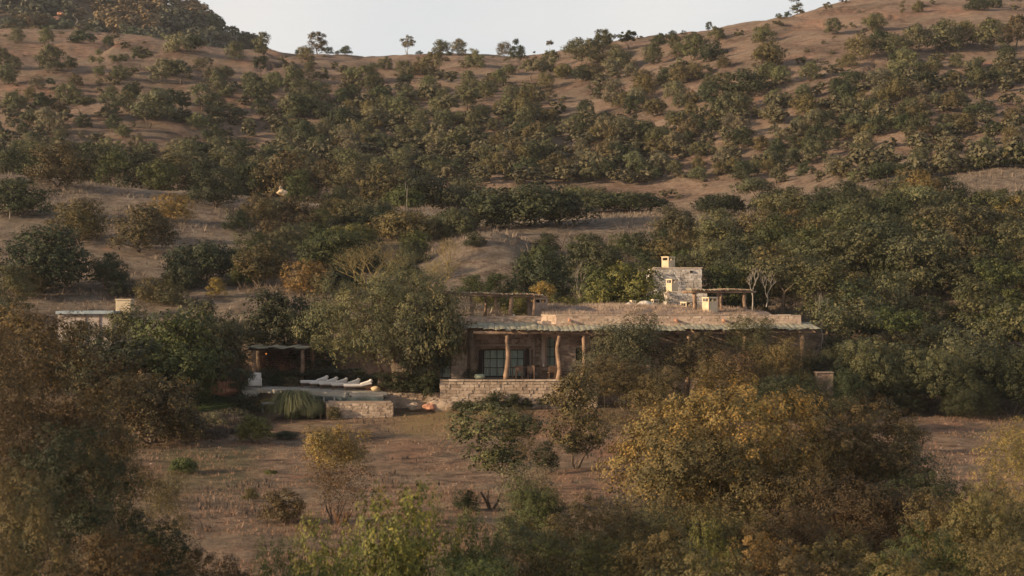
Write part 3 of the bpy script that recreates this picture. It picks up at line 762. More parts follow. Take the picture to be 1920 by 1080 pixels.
# parapets
def parapet(A, B, z0, z1, cap=True):
    wall_body(A, B, z0, z1, .35, [], M_PLASTER, 'parapet', house)
    masonry(house, A, B, z0, z1 - .04, [], (.12, .19), (.2, .42), M_STONE, proud=(.004, .03), keep=.6)
    if cap:
        a, d, n, ln = frame_of(A, B); mb = MB(); s = 0
        while s < ln:
            w = random.uniform(.5, .9); c = a + d * (s + min(w, ln - s) / 2) - n * .16
            mb.obox((c.x, c.y), d, n, min(w, ln - s) / 2, .2, z1, z1 + random.uniform(.03, .07), .01); s += w
        mb.build('coping', M_STONE, house)
PA0, PA1 = (XP(862, YA - .2), YA - .2), (XP(1015, YA - .2), YA - .2)
parapet(PA0, PA1, 5.42, 5.90)
PB0, PB1 = (XP(1043, YB - .35), YB - .35), (XP(1502, YB - .35), YB - .35)
parapet(PA1, PB0, 5.42, 5.98)
parapet(PB0, PB1, 5.30, 6.0)
for px in (1067, 1266, 1355):                # drain spouts
    x = XP(px, YB); o = MB().tube([(x, YB - .2, 5.72), (x + .02, YB - .75, 5.63)], [.09, .075], 7).build('drain_spout', M_TERRA, house)
# left wing behind the olive tree
YL = 117.0
L0, L1 = (XP(742, YL), YL), (XP(876, YL), YL)
lops = [(XP(772, YL) - L0[0], XP(801, YL) - L0[0], ZF - .1, ZP(650, YL)), (XP(812, YL) - L0[0], XP(846, YL) - L0[0], ZF, ZP(636, YL))]
wall_body(L0, L1, 0.3, 5.3, .45, lops, M_PLASTER, 'wall', house)
masonry(house, L0, L1, ZF - .6, 5.3, [(o[0] - .08, o[1] + .08, o[2] - .1, o[3] + .12) for o in lops], (.14, .2), (.2, .4), M_STONE, proud=(.006, .045), keep=.85)
wall_body((L1[0] - .003, YL + .453), (L1[0] + .12, YA + .1), 0.5, 5.4, .3, [], M_PLASTER, 'wall', house)
wall_body((L0[0] + .003, YL + 12), (L0[0] + .003, YL + .453), 0.3, 5.3, .4, [], M_PLASTER, 'wall', house)
MB().box(L0[0] + .1, L1[0] - .1, YL + .5, YL + 12, 5.05, 5.28).build('roof', M_FLOOR, house)

def glazed(parent, A, s0, s1, z0, z1, Y, nx, nz, depth=.2, curtain=True, folds=18, rails=None):
    """steel window: frame, bars, panes and a drawn curtain"""
    x0, x1 = A[0] + s0, A[0] + s1; y = Y + depth
    w = MB(); f = .055
    w.box(x0 + .003, x0 + f, y, y + .06, z0 + .003, z1 - .003); w.box(x1 - f, x1 - .003, y, y + .06, z0 + .003, z1 - .003)
    w.box(x0 + f, x1 - f, y + .002, y + .058, z0 + .003, z0 + f); w.box(x0 + f, x1 - f, y + .002, y + .058, z1 - f, z1 - .003)
    fr = w.build('window_frame', M_DARKWOOD, parent)
    for i in range(1, nx):
        x = x0 + (x1 - x0) * i / nx; MB().box(x - .022, x + .022, y + .005, y + .05, z0 + f, z1 - f).build('glazing_bar', M_DARKWOOD, fr)
    for i in range(1, nz):
        z = z0 + (z1 - z0) * i / nz; MB().box(x0 + f, x1 - f, y + .012, y + .045, z - .02, z + .02).build('glazing_bar', M_DARKWOOD, fr)
    for i in range(nx):
        a, b = x0 + (x1 - x0) * i / nx, x0 + (x1 - x0) * (i + 1) / nx
        MB().box(a + .03, b - .03, y + .024, y + .032, z0 + .03, z1 - .03).build('pane', M_GLASS, fr)
    if curtain:
        c = MB(); nseg = folds * 4
        for i in range(nseg + 1):
            t = i / nseg; x = x0 + .04 + (x1 - x0 - .08) * t; yy_ = y + .2 + .05 * math.sin(t * folds * 6.28) + .02 * math.sin(t * 17)
            c.v += [(x, yy_, z0 + .03), (x, yy_ + .01, z1 - .03)]
        for i in range(nseg): c.f.append((2 * i, 2 * i + 2, 2 * i + 3, 2 * i + 1))
        o = c.build('curtain', M_CURT, parent); sm = o.modifiers.new('thickness', 'SOLIDIFY'); sm.thickness = .015
    return fr
glazed(house, A0, so(906, YA, A0), so(983, YA, A0), ZF + .02, ZP(655.5, YA), YA, 6, 3, folds=22)
glazed(house, C1, aw0, aw1, az0, azt, YB, 2, 3, .28, folds=6)
glazed(house, C1, dw0, dw1, ZP(677, YB), ZP(652, YB), YB, 1, 1, .25, curtain=False)
glazed(house, L0, lops[0][0], lops[0][1], lops[0][2], lops[0][3], YL, 3, 2, .2, folds=8)
glazed(house, L0, lops[1][0], lops[1][1], lops[1][2], lops[1][3], YL, 2, 1, .2, folds=10)
# near-black sheet behind the windows, room shade put into its colour
MB().box(XP(880, YA) + .1, XP(1497, YB) - .3, 120.6, 120.8, .5, 5.0).build('room_shade_sheet', M_DARK, house)
# shutters, lintel, corner post
for a, b in ((897.5, 905), (984, 993)):
    s = MB(); s.box(XP(a, YA) + .01, XP(b, YA) - .01, YA - .085, YA - .035, ZF + .03, ZP(657, YA))
    sh = s.build('shutter', M_DARKWOOD, house)
    for i in range(6):
        z = ZF + .25 + i * .3; MB().box(XP(a, YA) + .05, XP(b, YA) - .05, YA - .105, YA - .085, z, z + .16).build('slat', M_DARKWOOD, sh)
log((XP(896, YA - .1), YA - .12, ZP(652.5, YA)), (XP(996, YA - .1), YA - .12, ZP(650.5, YA)), .085, 5, wob=.02).build('lintel', M_LOG, house)
MB().box(XP(996, YA) , XP(999, YA), YA - .09, YA - .03, ZF, ZP(655, YA)).build('door_post', M_WOOD, house)

# porch roof of weathered boards on log beams
porch = empty('porch', (XP(1000, 116), 116, ZF), 'long porch along the house front, roofed with grey boards on log posts', 'porch')
xs0, xs1 = XP(866, 117), XP(1526, 117)
nb = 66; pitch_w = (xs1 - xs0) / nb
bl = []
for i in range(8):
    q = MB(); rdx = random.Random(i); n_ = 4
    for k in range(n_ + 1):          # board bowed along its length, slightly cupped
        y = -1.75 + 3.5 * k / n_ ; z = .03 * math.sin(k * 1.3 + i) 
        for (x, dz) in ((-.5, 0), (-.17, .018), (.17, .018), (.5, 0)): q.v.append((x * pitch_w * rdx.uniform(.93, 1.0), y + (rdx.uniform(-.1, .1) if k in (0, n_) else 0), z + dz))
    for k in range(n_):
        for x in range(3): a = k * 4 + x; q.f.append((a, a + 1, a + 5, a + 4))
    me_ = q.mesh('roof_board', M_TIN); bl.append(me_)
for i in range(nb):
    x = xs0 + (i + .5) * pitch_w; t = i / nb
    front = 0.0 if i > 7 else (7 - i) * -.14
    z = 5.30 + .05 * math.sin(t * 17) + .03 * math.sin(t * 41) + (0.06 if t > .6 else 0) + random.uniform(-.012, .012)
    sl = random.uniform(-.012, .012)
    o = link('roof_board', bl[i % 8], porch); o.location = (x, 116.45 - front * .9 + random.uniform(-.06, .06), z + (.02 if i % 2 else 0)); o.rotation_euler = (.115 + sl, random.uniform(-.03, .03), random.uniform(-.015, .015) + .04)
    o.scale = (1.06, 1 + front * .28, 1); o.matrix_parent_inverse = Matrix_inv(porch)
    sm = o.modifiers.new('thickness', 'SOLIDIFY'); sm.thickness = .018
log((xs0 + .8, 115.15, 4.93), (XP(1130, 115.1), 115.1, 4.90), .10, 3, wob=.05, seg=14).build('beam', M_LOG, porch)
log((XP(1130, 115.1) + .02, 115.12, 4.92), (xs1 - .15, 115.2, 4.96), .10, 4, wob=.05, seg=20).build('beam', M_LOG, porch)
for i in range(24):
    x = xs0 + .3 + i * (xs1 - xs0 - .6) / 23
    log((x, 114.85 + random.uniform(-.05, .05) + (.6 if i < 3 else 0), 4.98), (x + .15, 118.0, 5.32), .05, 50 + i, 6, 4, .02).build('rafter', M_LOG, porch)
for i, (px, r, z0, wob) in enumerate([(950, .155, ZF - .02, .10), (1048, .165, ZF - .02, .13), (1094.5, .16, ZF - .05, .06), (1190, .15, .1, .08), (1290, .15, .1, .08), (1395, .15, .1, .06), (1503, .15, .15, .04)]):
    x = XP(px, 115.3)
    g = log((x - .04, 115.3, z0), (x + .05, 115.3, 4.86), r, 20 + i, 9, 9, wob, .12)
    g.tube([(x - .28, 115.28, 4.78), (x + .06, 115.3, 4.82), (x + .36, 115.3, 4.80)], [.06, .075, .055], 6)
    g.build('post', M_LOG, porch, True)
# terrace in front of the doors: retaining wall of pink field stone and paving
terr = empty('stone_terrace', (XP(930, 115), 115, 0), 'raised terrace on a rough pink stone retaining wall in front of the house', 'terrace')
TY = 114.95
tx0, tx1 = XP(826, TY), XP(1120, TY)
MB().box(tx0 + .05, tx1, TY + .04, 118.36, 1.72, ZF).build('paving', M_FLOOR, terr)
wall_body((tx0, TY), (tx1, TY), -.5, ZF - .1, .6, [], M_MORTAR, 'wall_core', terr)
masonry(terr, (tx0, TY), (tx1, TY), -.15, ZF - .09, [], (.12, .24), (.20, .52), M_STONE, single=True, proud=(.02, .075))
wall_body((tx0 + .003, 118.3), (tx0 + .003, TY + .603), -.5, ZF - .1, .5, [], M_MORTAR, 'wall_core', terr)
masonry(terr, (tx0, 118.3), (tx0, TY), -.15, ZF - .09, [], (.15, .24), (.24, .5), M_STONE, proud=(.02, .07))
a = MB(); x = tx0 - .03
while x < tx1:
    w = random.uniform(.4, .8); a.box(x + .008, min(x + w, tx1) - .008, TY - .09, TY + .3, ZF - .088, ZF + random.uniform(.0, .035), .012); x += w
o = a.build('coping_stones', M_STONE, terr); o['kind'] = 'stuff'
# lower retaining wall that steps down towards the pool
low = empty('retaining_wall', (XP(770, 116), 116, 0), 'low rough stone retaining wall stepping down from the terrace towards the pool', 'wall')
for (pa, pb, Y, zt) in ((724, 801, 116.2, ZP(735.5, 116.2)), (801, 829, 115.6, ZP(735, 115.6))):
    A_, B_ = (XP(pa, Y), Y), (XP(pb, Y), Y)
    wall_body(A_, B_, -.6, zt - .06, .5, [], M_MORTAR, 'wall_core', low)
    masonry(low, A_, B_, -.3, zt - .04, [], (.14, .22), (.22, .46), M_STONE, single=True, proud=(.02, .09))
MB().box(XP(726, 116.4), XP(825, 116.4), 116.75, 117.0, -.3, 1.0).build('backfill', M_MORTAR, low)
MB().box(XP(726, 116.4), XP(876, 117.1), 116.9, 121.5, .9, 1.06).build('bed_soil', surf('bed_soil', (.05, .04, .03), (.10, .08, .06)), low)
# buttress stones at the foot of the terrace corner
for i, (px, w) in enumerate([(822, .8), (838, 1.1), (852, .8)]):
    Y = TY - .25 - .1 * i; g = ground(px, Y)
    tag(MB().blob((XP(px, Y), Y, g + .15), (w, .35, .55 - .1 * i), 60 + i, 11, 7, .2).build('boulder', M_STONE, None, False), ['pale boulder at the left foot of the terrace corner', 'broad pale boulder leaning on the terrace wall foot', 'low pale boulder at the foot of the terrace wall, rightmost of three'][i], 'boulder', 'boulders at the terrace corner')

# ------------------------------------------------------------------ pool terrace
ZD = 1.09
pool = empty('pool_deck', (XP(600, 117), 117, 0), 'flat pale deck with a dark infinity pool hanging over a stone base', 'pool deck')
def poly_prism(pts, z0, z1):
    m_ = MB(); n_ = len(pts)
    for z in (z0, z1): m_.v += [(x, y, z) for x, y in pts]
    m_.f.append(tuple(reversed(range(n_)))); m_.f.append(tuple(range(n_, 2 * n_)))
    for i in range(n_): m_.f.append((i, (i + 1) % n_, n_ + (i + 1) % n_, n_ + i))
    return m_
fl, fr_ = (XP(458, 120), 120.0), (XP(655, 114.9), 114.9)
cr_, br_ = (XP(724, 115.4), 115.4), (XP(716, 118.0), 118.0)
bl_, ll_ = (XP(560, 124.5), 124.5), (XP(455, 124.5), 124.5)
# paving slabs of the deck in rows
base_pts = [fl, fr_, cr_, br_, bl_, ll_]
poly_prism(base_pts, .80, ZD - .06).build('deck_base', M_DECK, pool)
def inside(x, y, poly):
    c = False
    for i in range(len(poly)):
        (xa, ya), (xb, yb) = poly[i], poly[i - 1]
        if (ya > y) != (yb > y) and x < (xb - xa) * (y - ya) / (yb - ya) + xa: c = not c
    return c
dd = Vector((fr_[0] - fl[0], fr_[1] - fl[1])).normalized(); nd = Vector((-dd.y, dd.x)); sl = MB(); u = 0
while u < 12.2:
    w = 1.05; v = 0.02
    while v < 9.5:
        p = Vector(fl) + dd * (u + w / 2) + nd * (v + .5)
        if all(inside(p.x + dd.x * a * .47 + nd.x * b * .47, p.y + dd.y * a * .47 + nd.y * b * .47, base_pts) for a in (-1, 1) for b in (-1, 1)):
            sl.obox((p.x, p.y), dd, nd, w / 2 - .012, .488, ZD - .07, ZD + random.uniform(-.006, .006))
        v += 1.0
    u += w
o = sl.build('paving_slabs', M_DECK, pool); o['kind'] = 'stuff'
def rim(A, B, z0, z1, off, wd, name, m):
    A, d, n, ln = frame_of(A, B); g = MB(); c = A + d * ln / 2 + n * off
    g.obox((c.x, c.y), d, n, ln / 2, wd / 2, z0, z1); return g.build(name, m, pool)
rim(fl, fr_, ZD - .16, ZD + .02, .12, .5, 'coping', M_DECK); rim(fr_, cr_, ZD - .17, ZD + .01, .10, .5, 'coping', M_DECK)
# two thin lips, then dark tiled spill wall below
rim((fl[0] + 1.2, fl[1] - .6), (fr_[0] + .1, fr_[1] - .25), .865, .925, .15, .7, 'lower_lip', M_DECK)
rim((fr_[0] + .2, fr_[1] - .4), (cr_[0] - .2, cr_[1] - .5), .865, .925, .12, .6, 'lower_lip', M_DECK)
w0, w1 = (XP(556, 115.9), 115.9), (XP(640, 113.1), 113.1); w2 = (XP(719, 113.1), 113.1)
poly_prism([w0, w1, w2, (w2[0] - .2, 116.4), (w0[0], 119)], .30, .86).build('spill_wall', M_TILE, pool)
poly_prism([(w0[0] + .3, w0[1] - .2), (w1[0] + .02, w1[1] - .28), (w2[0] - .1, w2[1] - .28), (w2[0] - .2, 115.8), (w0[0] + .3, 118)], .25, .36).build('water', M_WATER, pool)
for t in (.15, .4, .62, .85):
    x = w0[0] + (w1[0] - w0[0]) * t; y = w0[1] + (w1[1] - w0[1]) * t
    MB().box(x - .05, x + .05, y - .06, y + .1, .34, .86).build('lip_bracket', M_DECK, pool)
# stone base under the pool corner
S0, S1, S2, S3 = (XP(603, 113.8), 114.6), (XP(613.5, 112.4), 112.4), (XP(737, 112.5), 112.5), (XP(733, 115), 115.6)
zt = ZP(753.5, 112.4)
for A_, B_ in ((S0, S1), (S1, S2), (S2, S3)):
    wall_body(A_, B_, -1.0, zt - .05, .45, [], M_MORTAR, 'wall_core', pool)
    masonry(pool, A_, B_, -.75, zt - .05, [], (.10, .16), (.17, .34), M_STONE, single=(A_ is S1), proud=(.012, .05))
poly_prism([(S0[0] + .3, S0[1]), (S1[0] + .1, S1[1] + .02), (S2[0] - .1, S2[1] + .02), (S3[0] - .2, S3[1] + .4)], zt - .06, zt + .02).build('base_top', M_MORTAR, pool)
# supporting wall under the far part of the deck
wall_body((XP(470, 119.4), 119.8), (XP(600, 115.5), 115.9), -.6, .79, .4, [], M_STONED, 'under_wall', pool)
# steps down on the left
for i, (pa, pb, py) in enumerate([(455, 484, 731.5), (457, 487, 735.5), (462, 482, 739)]):
    Y = 119.1 - i * .45; z = ZP(py, Y)
    MB().box(XP(pa, Y), XP(pb, Y), Y - .3, Y + .35, z - .13, z, .01).build('step', M_DECK, pool)
# stone garden bench and a little wooden landing among the plants
t = empty('stone_bench', (XP(506, 115.5), 115.5, gxy(XP(506, 115.5), 115.5)), 'small stone slab bench left of the weeping grass clump', 'bench')
z1_ = ZP(754, 115.5)
MB().box(XP(490, 115.5), XP(521, 115.5), 115.2, 115.7, z1_ - .12, z1_, .01).build('seat', M_DECK, t)
for px in (493.5, 518): MB().box(XP(px - 2.2, 115.5), XP(px + 2.2, 115.5), 115.3, 115.6, -.8, z1_ - .12, .01).build('leg', M_DECK, t)
t = empty('timber_rail', (XP(590, 112.9), 112.9, -.5), 'grey timber rail beside the left end of the pool base wall', 'rail')
log((XP(578, 112.9), 112.9, ZP(776, 112.9)), (XP(601, 112.8), 112.8, ZP(771, 112.9)), .045, 2, 6, 4, .02).build('rail', M_LOG, t)
log((XP(601.5, 112.8), 112.7, -.95), (XP(601.5, 112.8), 112.7, ZP(763, 112.9)), .05, 3, 6, 4, .01).build('post', M_LOG, t)
t = tag(log((XP(410, 111), 111, ground(410, 111) - .1), (XP(410.5, 111), 111, ZP(771, 111)), .07, 8, 7, 4, .01).build('timber_post', M_LOG), 'short grey timber post standing in the mauve herb bank', 'post')

# loungers
def lounger():
    t = empty('sun_lounger', (0, 0, 0), '', 'sun lounger', 'white sun loungers in a row on the pool deck')
    f = MB()
    for y in (-.3, .3): f.box(-.95, .95, y - .03, y + .03, .24, .31)
    for x in (-.95, 0.05, .90): f.box(x, x + .06, -.27, .27, .25, .30)
    f.build('frame', M_WOOD, t)
    for x in (-.86, .8):
        for y in (-.31, .31): MB().box(x - .035, x + .035, y - .035, y + .035, 0, .24).build('leg', M_WOOD, t)
    MB().box(-.97, .24, -.34, .34, .315, .50).build('seat_cushion', M_CUSH, t, False, .045)
    b = MB()
    c8 = []
    for off in (0, 1):
        for x, y, z in ((.20 - off * .08, -.34, .33 + off * .22), (.92 - off * .16, -.34, .50 + off * .28), (.92 - off * .16, .34, .50 + off * .28), (.20 - off * .08, .34, .33 + off * .22)): c8.append((x, y, z))
    b.quadbox(c8); b.build('back_cushion', M_CUSH, t, False, .05)
    MB().tube([(.80, -.29, .72), (.82, 0, .74), (.80, .29, .72)], [.11, .13, .11], 9).build('head_pillow', M_CUSH, t, True)
    MB().box(.30, .86, -.27, -.23, .30, .36).box(.30, .86, .23, .27, .30, .36).build('back_frame', M_WOOD, t)
    return t
def clone(o, label=None):
    r = o.copy(); COL.objects.link(r)
    for ch in o.children:
        c = ch.copy(); COL.objects.link(c); c.parent = r
        for g in ch.children:
            d = g.copy(); COL.objects.link(d); d.parent = c
    if label: r['label'] = label
    return r
L = lounger()
pos = [(590, 121.2), (608, 120.4), (626, 119.6), (649, 118.4), (672, 117.4)]
names = ['white cushioned sun lounger farthest from the terrace wall, first of the row', 'white cushioned sun lounger second in the row from the pavilion end', 'white cushioned sun lounger in the middle of the row of five', 'white cushioned sun lounger fourth from the pavilion, beside the last one', 'white cushioned sun lounger at the near end of the row, beside the terracotta pot']
for i, ((px, Y), nm) in enumerate(zip(pos, names)):
    o = L if i == 0 else clone(L)
    o['label'] = nm; o.location = (XP(px, Y), Y, ZD); o.rotation_euler = (0, 0, R(12 + random.uniform(-5, 5))); o.scale = (1, 1, random.uniform(.84, .95))
tag(MB().lathe((XP(690.5, 117.6), 117.6, ZD), [(.14, 0), (.19, .12), (.22, .38), (.19, .42)], 12).build('plant_pot', M_TERRA, None, True), 'terracotta pot at the head of the last sun lounger', 'pot')
tag(MB().blob((XP(704, 117.3), 117.3, ZD + .12), (.34, .28, .17), 3, 12, 7, .08).build('floor_cushion', M_TAN, None, True), 'tan floor cushion on the deck corner by the terracotta pot', 'cushion')
# armchair on the left of the deck
t = empty('armchair', (XP(478, 121), 121, ZD), 'white upholstered armchair on the deck in front of the pavilion', 'armchair', None, R(8))
def loc_(o, p): o.parent = p; return o
for nm, bx, mm_ in (('seat', (-.34, .34, -.42, .3, .12, .42), M_CUSH), ('backrest', (-.42, .42, .28, .46, .12, .98), M_CUSH), ('armrest', (-.46, -.345, -.42, .27, .1, .62), M_CUSH), ('armrest', (.345, .46, -.42, .27, .1, .62), M_CUSH)):
    o = loc_(MB().box(*bx).build(nm, mm_), t); b = o.modifiers.new('bevel', 'BEVEL'); b.width = .05; b.segments = 2
for x in (-.38, .38):
    for y in (-.36, .38): loc_(MB().box(x - .03, x + .03, y - .03, y + .03, 0, .12).build('leg', M_WOOD), t)
# pavilion
pv = empty('pool_pavilion', (XP(520, 125), 125, ZD), 'open dark pool pavilion with a thin pale wavy roof', 'pavilion')
y0, y1 = 123.2, 128.0; px0, px1 = XP(461, y0), XP(573, y0)
nbd = 34
for i in range(nbd):
    x = px0 + (i + .5) * (px1 - px0) / nbd; z = ZP(651.5, y0) + .05 * math.sin(i * .55) + random.uniform(-.015, .015)
    MB().box(x - .066, x + .066, y0 - .3 + random.uniform(-.06, .06), y1, z - .04, z + .03, .012).build('roof_batten', M_TIN, pv)
MB().box(px0 + .15, px1 - .15, y0 - .1, y1 - .1, ZP(657, y0), ZP(653.8, y0)).build('ceiling', M_DARKWOOD, pv)
for px, w in ((475.5, .17), (566.5, .14)):
    x = XP(px, y0); log((x, y0, ZD - .02), (x + .02, y0, ZP(656, y0)), w, int(px), 9, 7, .03, .06).build('post', M_LOG, pv, True)
for px in (470, 572): log((XP(px, y0), y1 - .5, ZD - .02), (XP(px, y0), y1 - .5, ZP(656, y0)), .15, px, 8, 5, .03).build('post', M_LOG, pv)
wall_body((XP(468, y0), y1 - .2), (XP(574, y0), y1 - .2), ZD - .6, ZP(656, y0), .3, [], M_STONED, 'back_wall', pv)
masonry(pv, (XP(468, y0), y1 - .2), (XP(574, y0), y1 - .2), ZD, ZP(658, y0), [], (.12, .17), (.2, .4), stone_mat('dark_red_brick', [(.05, .026, .02), (.09, .045, .035), (.13, .07, .055), (.18, .10, .08)]), proud=(.005, .03))
MB().box(XP(466, y0), XP(574, y0), y0 - .2, y1, ZD - .5, ZD - .01).build('floor', M_DECK, pv)
for px, py, Y in ((477.5, 664.5, 124.6), (499, 663.3, 125.4)):
    p = P3(px, py, Y); t = empty('hanging_lantern', p, 'small glowing lantern nearest the left post of the pavilion' if px < 480 else 'small glowing lantern hanging deeper inside the pavilion', 'lantern', 'lanterns hanging in the pavilion')
    MB().tube([p, (p.x, p.y, ZP(657, y0))], .008, 4).build('cord', M_DARKWOOD, t)
    MB().lathe(p - Vector((0, 0, .06)), [(.02, 0), (.055, .03), (.055, .08), (.02, .12)], 8).build('bulb', M_LAMP, t, True)

# ------------------------------------------------------------------ on the terrace: table, stools, pots
t = empty('dining_table', (XP(1003, 116.6), 116.6, ZF), 'long wooden table behind the porch posts', 'table')
zt_ = ZF + .76; xa, xb = XP(958, 116.6), XP(1046, 116.6)
for k in range(5): MB().box(xa, xb, 116.2 + k * .17, 116.36 + k * .17, zt_ - .05, zt_, .003).build('tabletop_plank', M_WOOD, t)
for x in (xa + .12, XP(1014, 116.6), xb - .14):
    g = MB(); g.obox((x, 116.3), (1, 0), (0, 1), .04, .04, ZF, zt_ - .05); g.obox((x, 116.95), (1, 0), (0, 1), .04, .04, ZF, zt_ - .05); g.build('leg', M_WOOD, t)
x = XP(1019, 116.4); g = MB(); g.tube([(x - .2, 116.16, ZF + .05), (x + .2, 116.16, zt_ - .06)], .025, 5); g.tube([(x + .2, 116.14, ZF + .05), (x - .2, 116.14, zt_ - .06)], .025, 5); g.build('cross_brace', M_WOOD, t)
def chair(x, y, label, rz):
    t = empty('wooden_chair', (x, y, ZF), label, 'chair', 'wooden chairs at the terrace table', rz)
    for nm, bx in (('seat', (-.24, .24, -.22, .22, .40, .45)), ('backrest', (-.24, .24, -.25, -.21, .50, .88))): loc_(MB().box(*bx, .004).build(nm, M_WOOD), t)
    for a in (-.2, .2):
        for b in (-.23, .19): loc_(MB().box(a - .025, a + .025, b - .02, b + .02, 0, .40 if b > 0 else .5).build('leg', M_WOOD), t)
chair(XP(973, 115.9), 115.95, 'wooden chair at the long table, nearest the first porch post', .1)
chair(XP(996, 115.9), 115.95, 'wooden chair at the long table, below the dark shutter', -.08)
chair(XP(1034, 115.9), 115.9, 'wooden chair at the end of the long table by the second post', .2)
p = (XP(899.5, 115.7), 115.7, ZF)
tag(MB().lathe(p, [(.14, 0), (.30, .04), (.36, .16), (.33, .28), (.27, .33)], 14).build('stone_bowl', M_BOWL, None, True), 'round green-grey stone bowl planter left of the first porch post', 'bowl')
tag(MB().lathe((XP(1019.5, 116.5), 116.5, zt_), [(.035, 0), (.035, .10), (.015, .16), (.014, .21)], 8).build('bottle', M_CUSH, None, True), 'white bottle standing on the long terrace table', 'bottle')
tag(MB().lathe((XP(1006, 116.5), 116.6, zt_), [(.15, 0), (.22, .07), (.20, .09)], 10).build('bowl', M_DARKWOOD, None, True), 'dark bowl on the long terrace table', 'bowl')
t = empty('jug', (XP(1074, 116.6), 116.6, ZF), 'dark round clay jug against the wall by the small window', 'jug')
MB().lathe((XP(1074, 116.6), 116.6, ZF), [(.12, 0), (.22, .12), (.24, .28), (.12, .42), (.08, .5), (.10, .54)], 12).build('body', M_DARK, t, True)
tag(log((XP(886.5, 116.2), 116.4, ZF), (XP(885, 116.2), 116.5, 5.0), .26, 91, 9, 8, .10, .2).build('recess_shade_column', M_BARK, None, True), 'dark upright shape added for the shade of the porch corner recess', 'tree trunk')  # dark column drawn where the recess beside the porch wall is only shadow

# ------------------------------------------------------------------ on the roof
def chimney(px, pt, pb, w, Y, label, ang=40, slots=((0, 2), (1, 1)), m=None, ratio=1.0, name='chimney'):
    """square plaster stack with little openings below the cap; ang turns its corner to the camera"""
    s = w / F * Y; a = R(ang); sd = s / (math.cos(a) * ratio + math.sin(a)); wx, wy = sd * ratio, sd
    z1, z0 = ZP(pt, Y), ZP(pb, Y); c = Vector((XP(px, Y), Y, z0)); t = empty(name, c, label, name.replace('_', ' '), 'chimneys and vents on the roofs', a)
    m = m or M_CHIM; h = z1 - z0; oh = min(.3, h * .35); ot = z1 - .09; ob = ot - oh * .7
    hx, hy = wx / 2, wy / 2
    def B(nm, *bx, mm=m): o = MB().box(*bx, .006).build(nm, mm); o.parent = t; return o
    B('shaft', -hx, hx, -hy, hy, -.3, ob - z0)
    pw = min(hx, hy) * .28
    for x in (-hx + pw / 2, hx - pw / 2):
        for y in (-hy + pw / 2, hy - pw / 2): B('corner_pier', x - pw / 2, x + pw / 2, y - pw / 2, y + pw / 2, ob - z0, ot - z0)
    B('middle_pier', -pw * .35, pw * .35, -hy + .01, -hy + pw, ob - z0, ot - z0)
    B('flue', -hx * .45, hx * .45, -hy * .45, hy * .45, ob - z0, ot - z0, mm=M_DARK)
    B('cap', -hx - .02, hx + .02, -hy - .02, hy + .02, ot - z0, z1 - z0)
    return t
chimney(1331, 557, 590, 28, 121.5, 'tall cream chimney under the small pergola on the grass roof', 30)
chimney(1253, 481, 507, 25, 137.0, 'cream chimney on top of the white stone tower', 42)
chimney(1260, 523, 547, 22, 133.0, 'cream chimney on the ledge of the white stone tower', 38)
chimney(1008, 559, 596, 37, 122.5, 'square pinkish chimney beside the right end of the roof terrace pergola', 24, m=M_PLASTER)
chimney(1288, 566, 590, 24, 127.5, 'low cream vent box left of the pergola on the grass roof', 35)
for px, pt, w, nm in ((1187, 563, 11, 'small cream vent box poking out of the leaves on the grass roof'), (1228, 561, 14, 'low cream vent box on a mound of the grass roof')):
    chimney(px, pt, 577, w, 128.5, nm, 20, name='roof_vent')
for i, (px, py, w) in enumerate([(1180, 573, 22), (1210, 570, 40)]):
    Y = 128; tag(MB().blob(P3(px, py + 6, Y), (w / F * Y * .5, .5, .45), 70 + i, 12, 6, .12).build('roof_mound', M_STONE2, None, True), ['small plastered roof dome near the bright tree', 'longer plastered roof dome with a vent box'][i], 'dome', 'domes on the grass roof')

def pergola(label, xa, xb, ya, yb, ztop, posts, zb, name='pergola', slope=0.0):
    t = empty(name, ((xa + xb) / 2, ya, zb), label, 'pergola')
    k = 0; x = xa
    while x < xb:
        w = random.uniform(.10, .17); dz = slope * (x - xa) + .025 * math.sin(x * 2.2)
        log((x, ya - random.uniform(.15, .4), ztop + dz), (x + random.uniform(-.1, .1), yb + .3, ztop + dz + .02), w * .42, int(x * 50), 5, 3, .03, .1).build('roof_pole', M_LOG if k % 3 else M_TIN, t); x += w; k += 1
    for y in (ya, yb): log((xa - .25, y, ztop - .14), (xb + .3, y, ztop - .14 + slope * (xb - xa)), .085, int(y * 7), 7, 10, .04, .1).build('beam', M_LOG, t, True)
    for i, (px, Y, r) in enumerate(posts):
        x_ = XP(px, Y); log((x_, Y, zb), (x_ + random.uniform(-.05, .05), Y, ztop - .2), r, int(px), 8, 7, .05, .15).build('post', M_LOG, t, True)
    return t
pergola('long weathered pole pergola over the roof terrace', XP(836, 121), XP(1018, 121), 120.0, 123.6, ZP(547.5, 120), [(884.5, 120.1, .13), (957.5, 120.1, .15), (930, 120.4, .12), (1002, 120.1, .13), (841, 120.1, .13), (910, 123.5, .10), (990, 123.5, .11)], 5.2, slope=-.03)
pergola('small dark pole pergola on the right part of the grass roof', XP(1295, 123), XP(1408, 123), 122.6, 126.4, ZP(543.5, 123), [(1301, 122.8, .15), (1346, 126.2, .15), (1353, 122.8, .10), (1396, 122.8, .13)], 5.7)
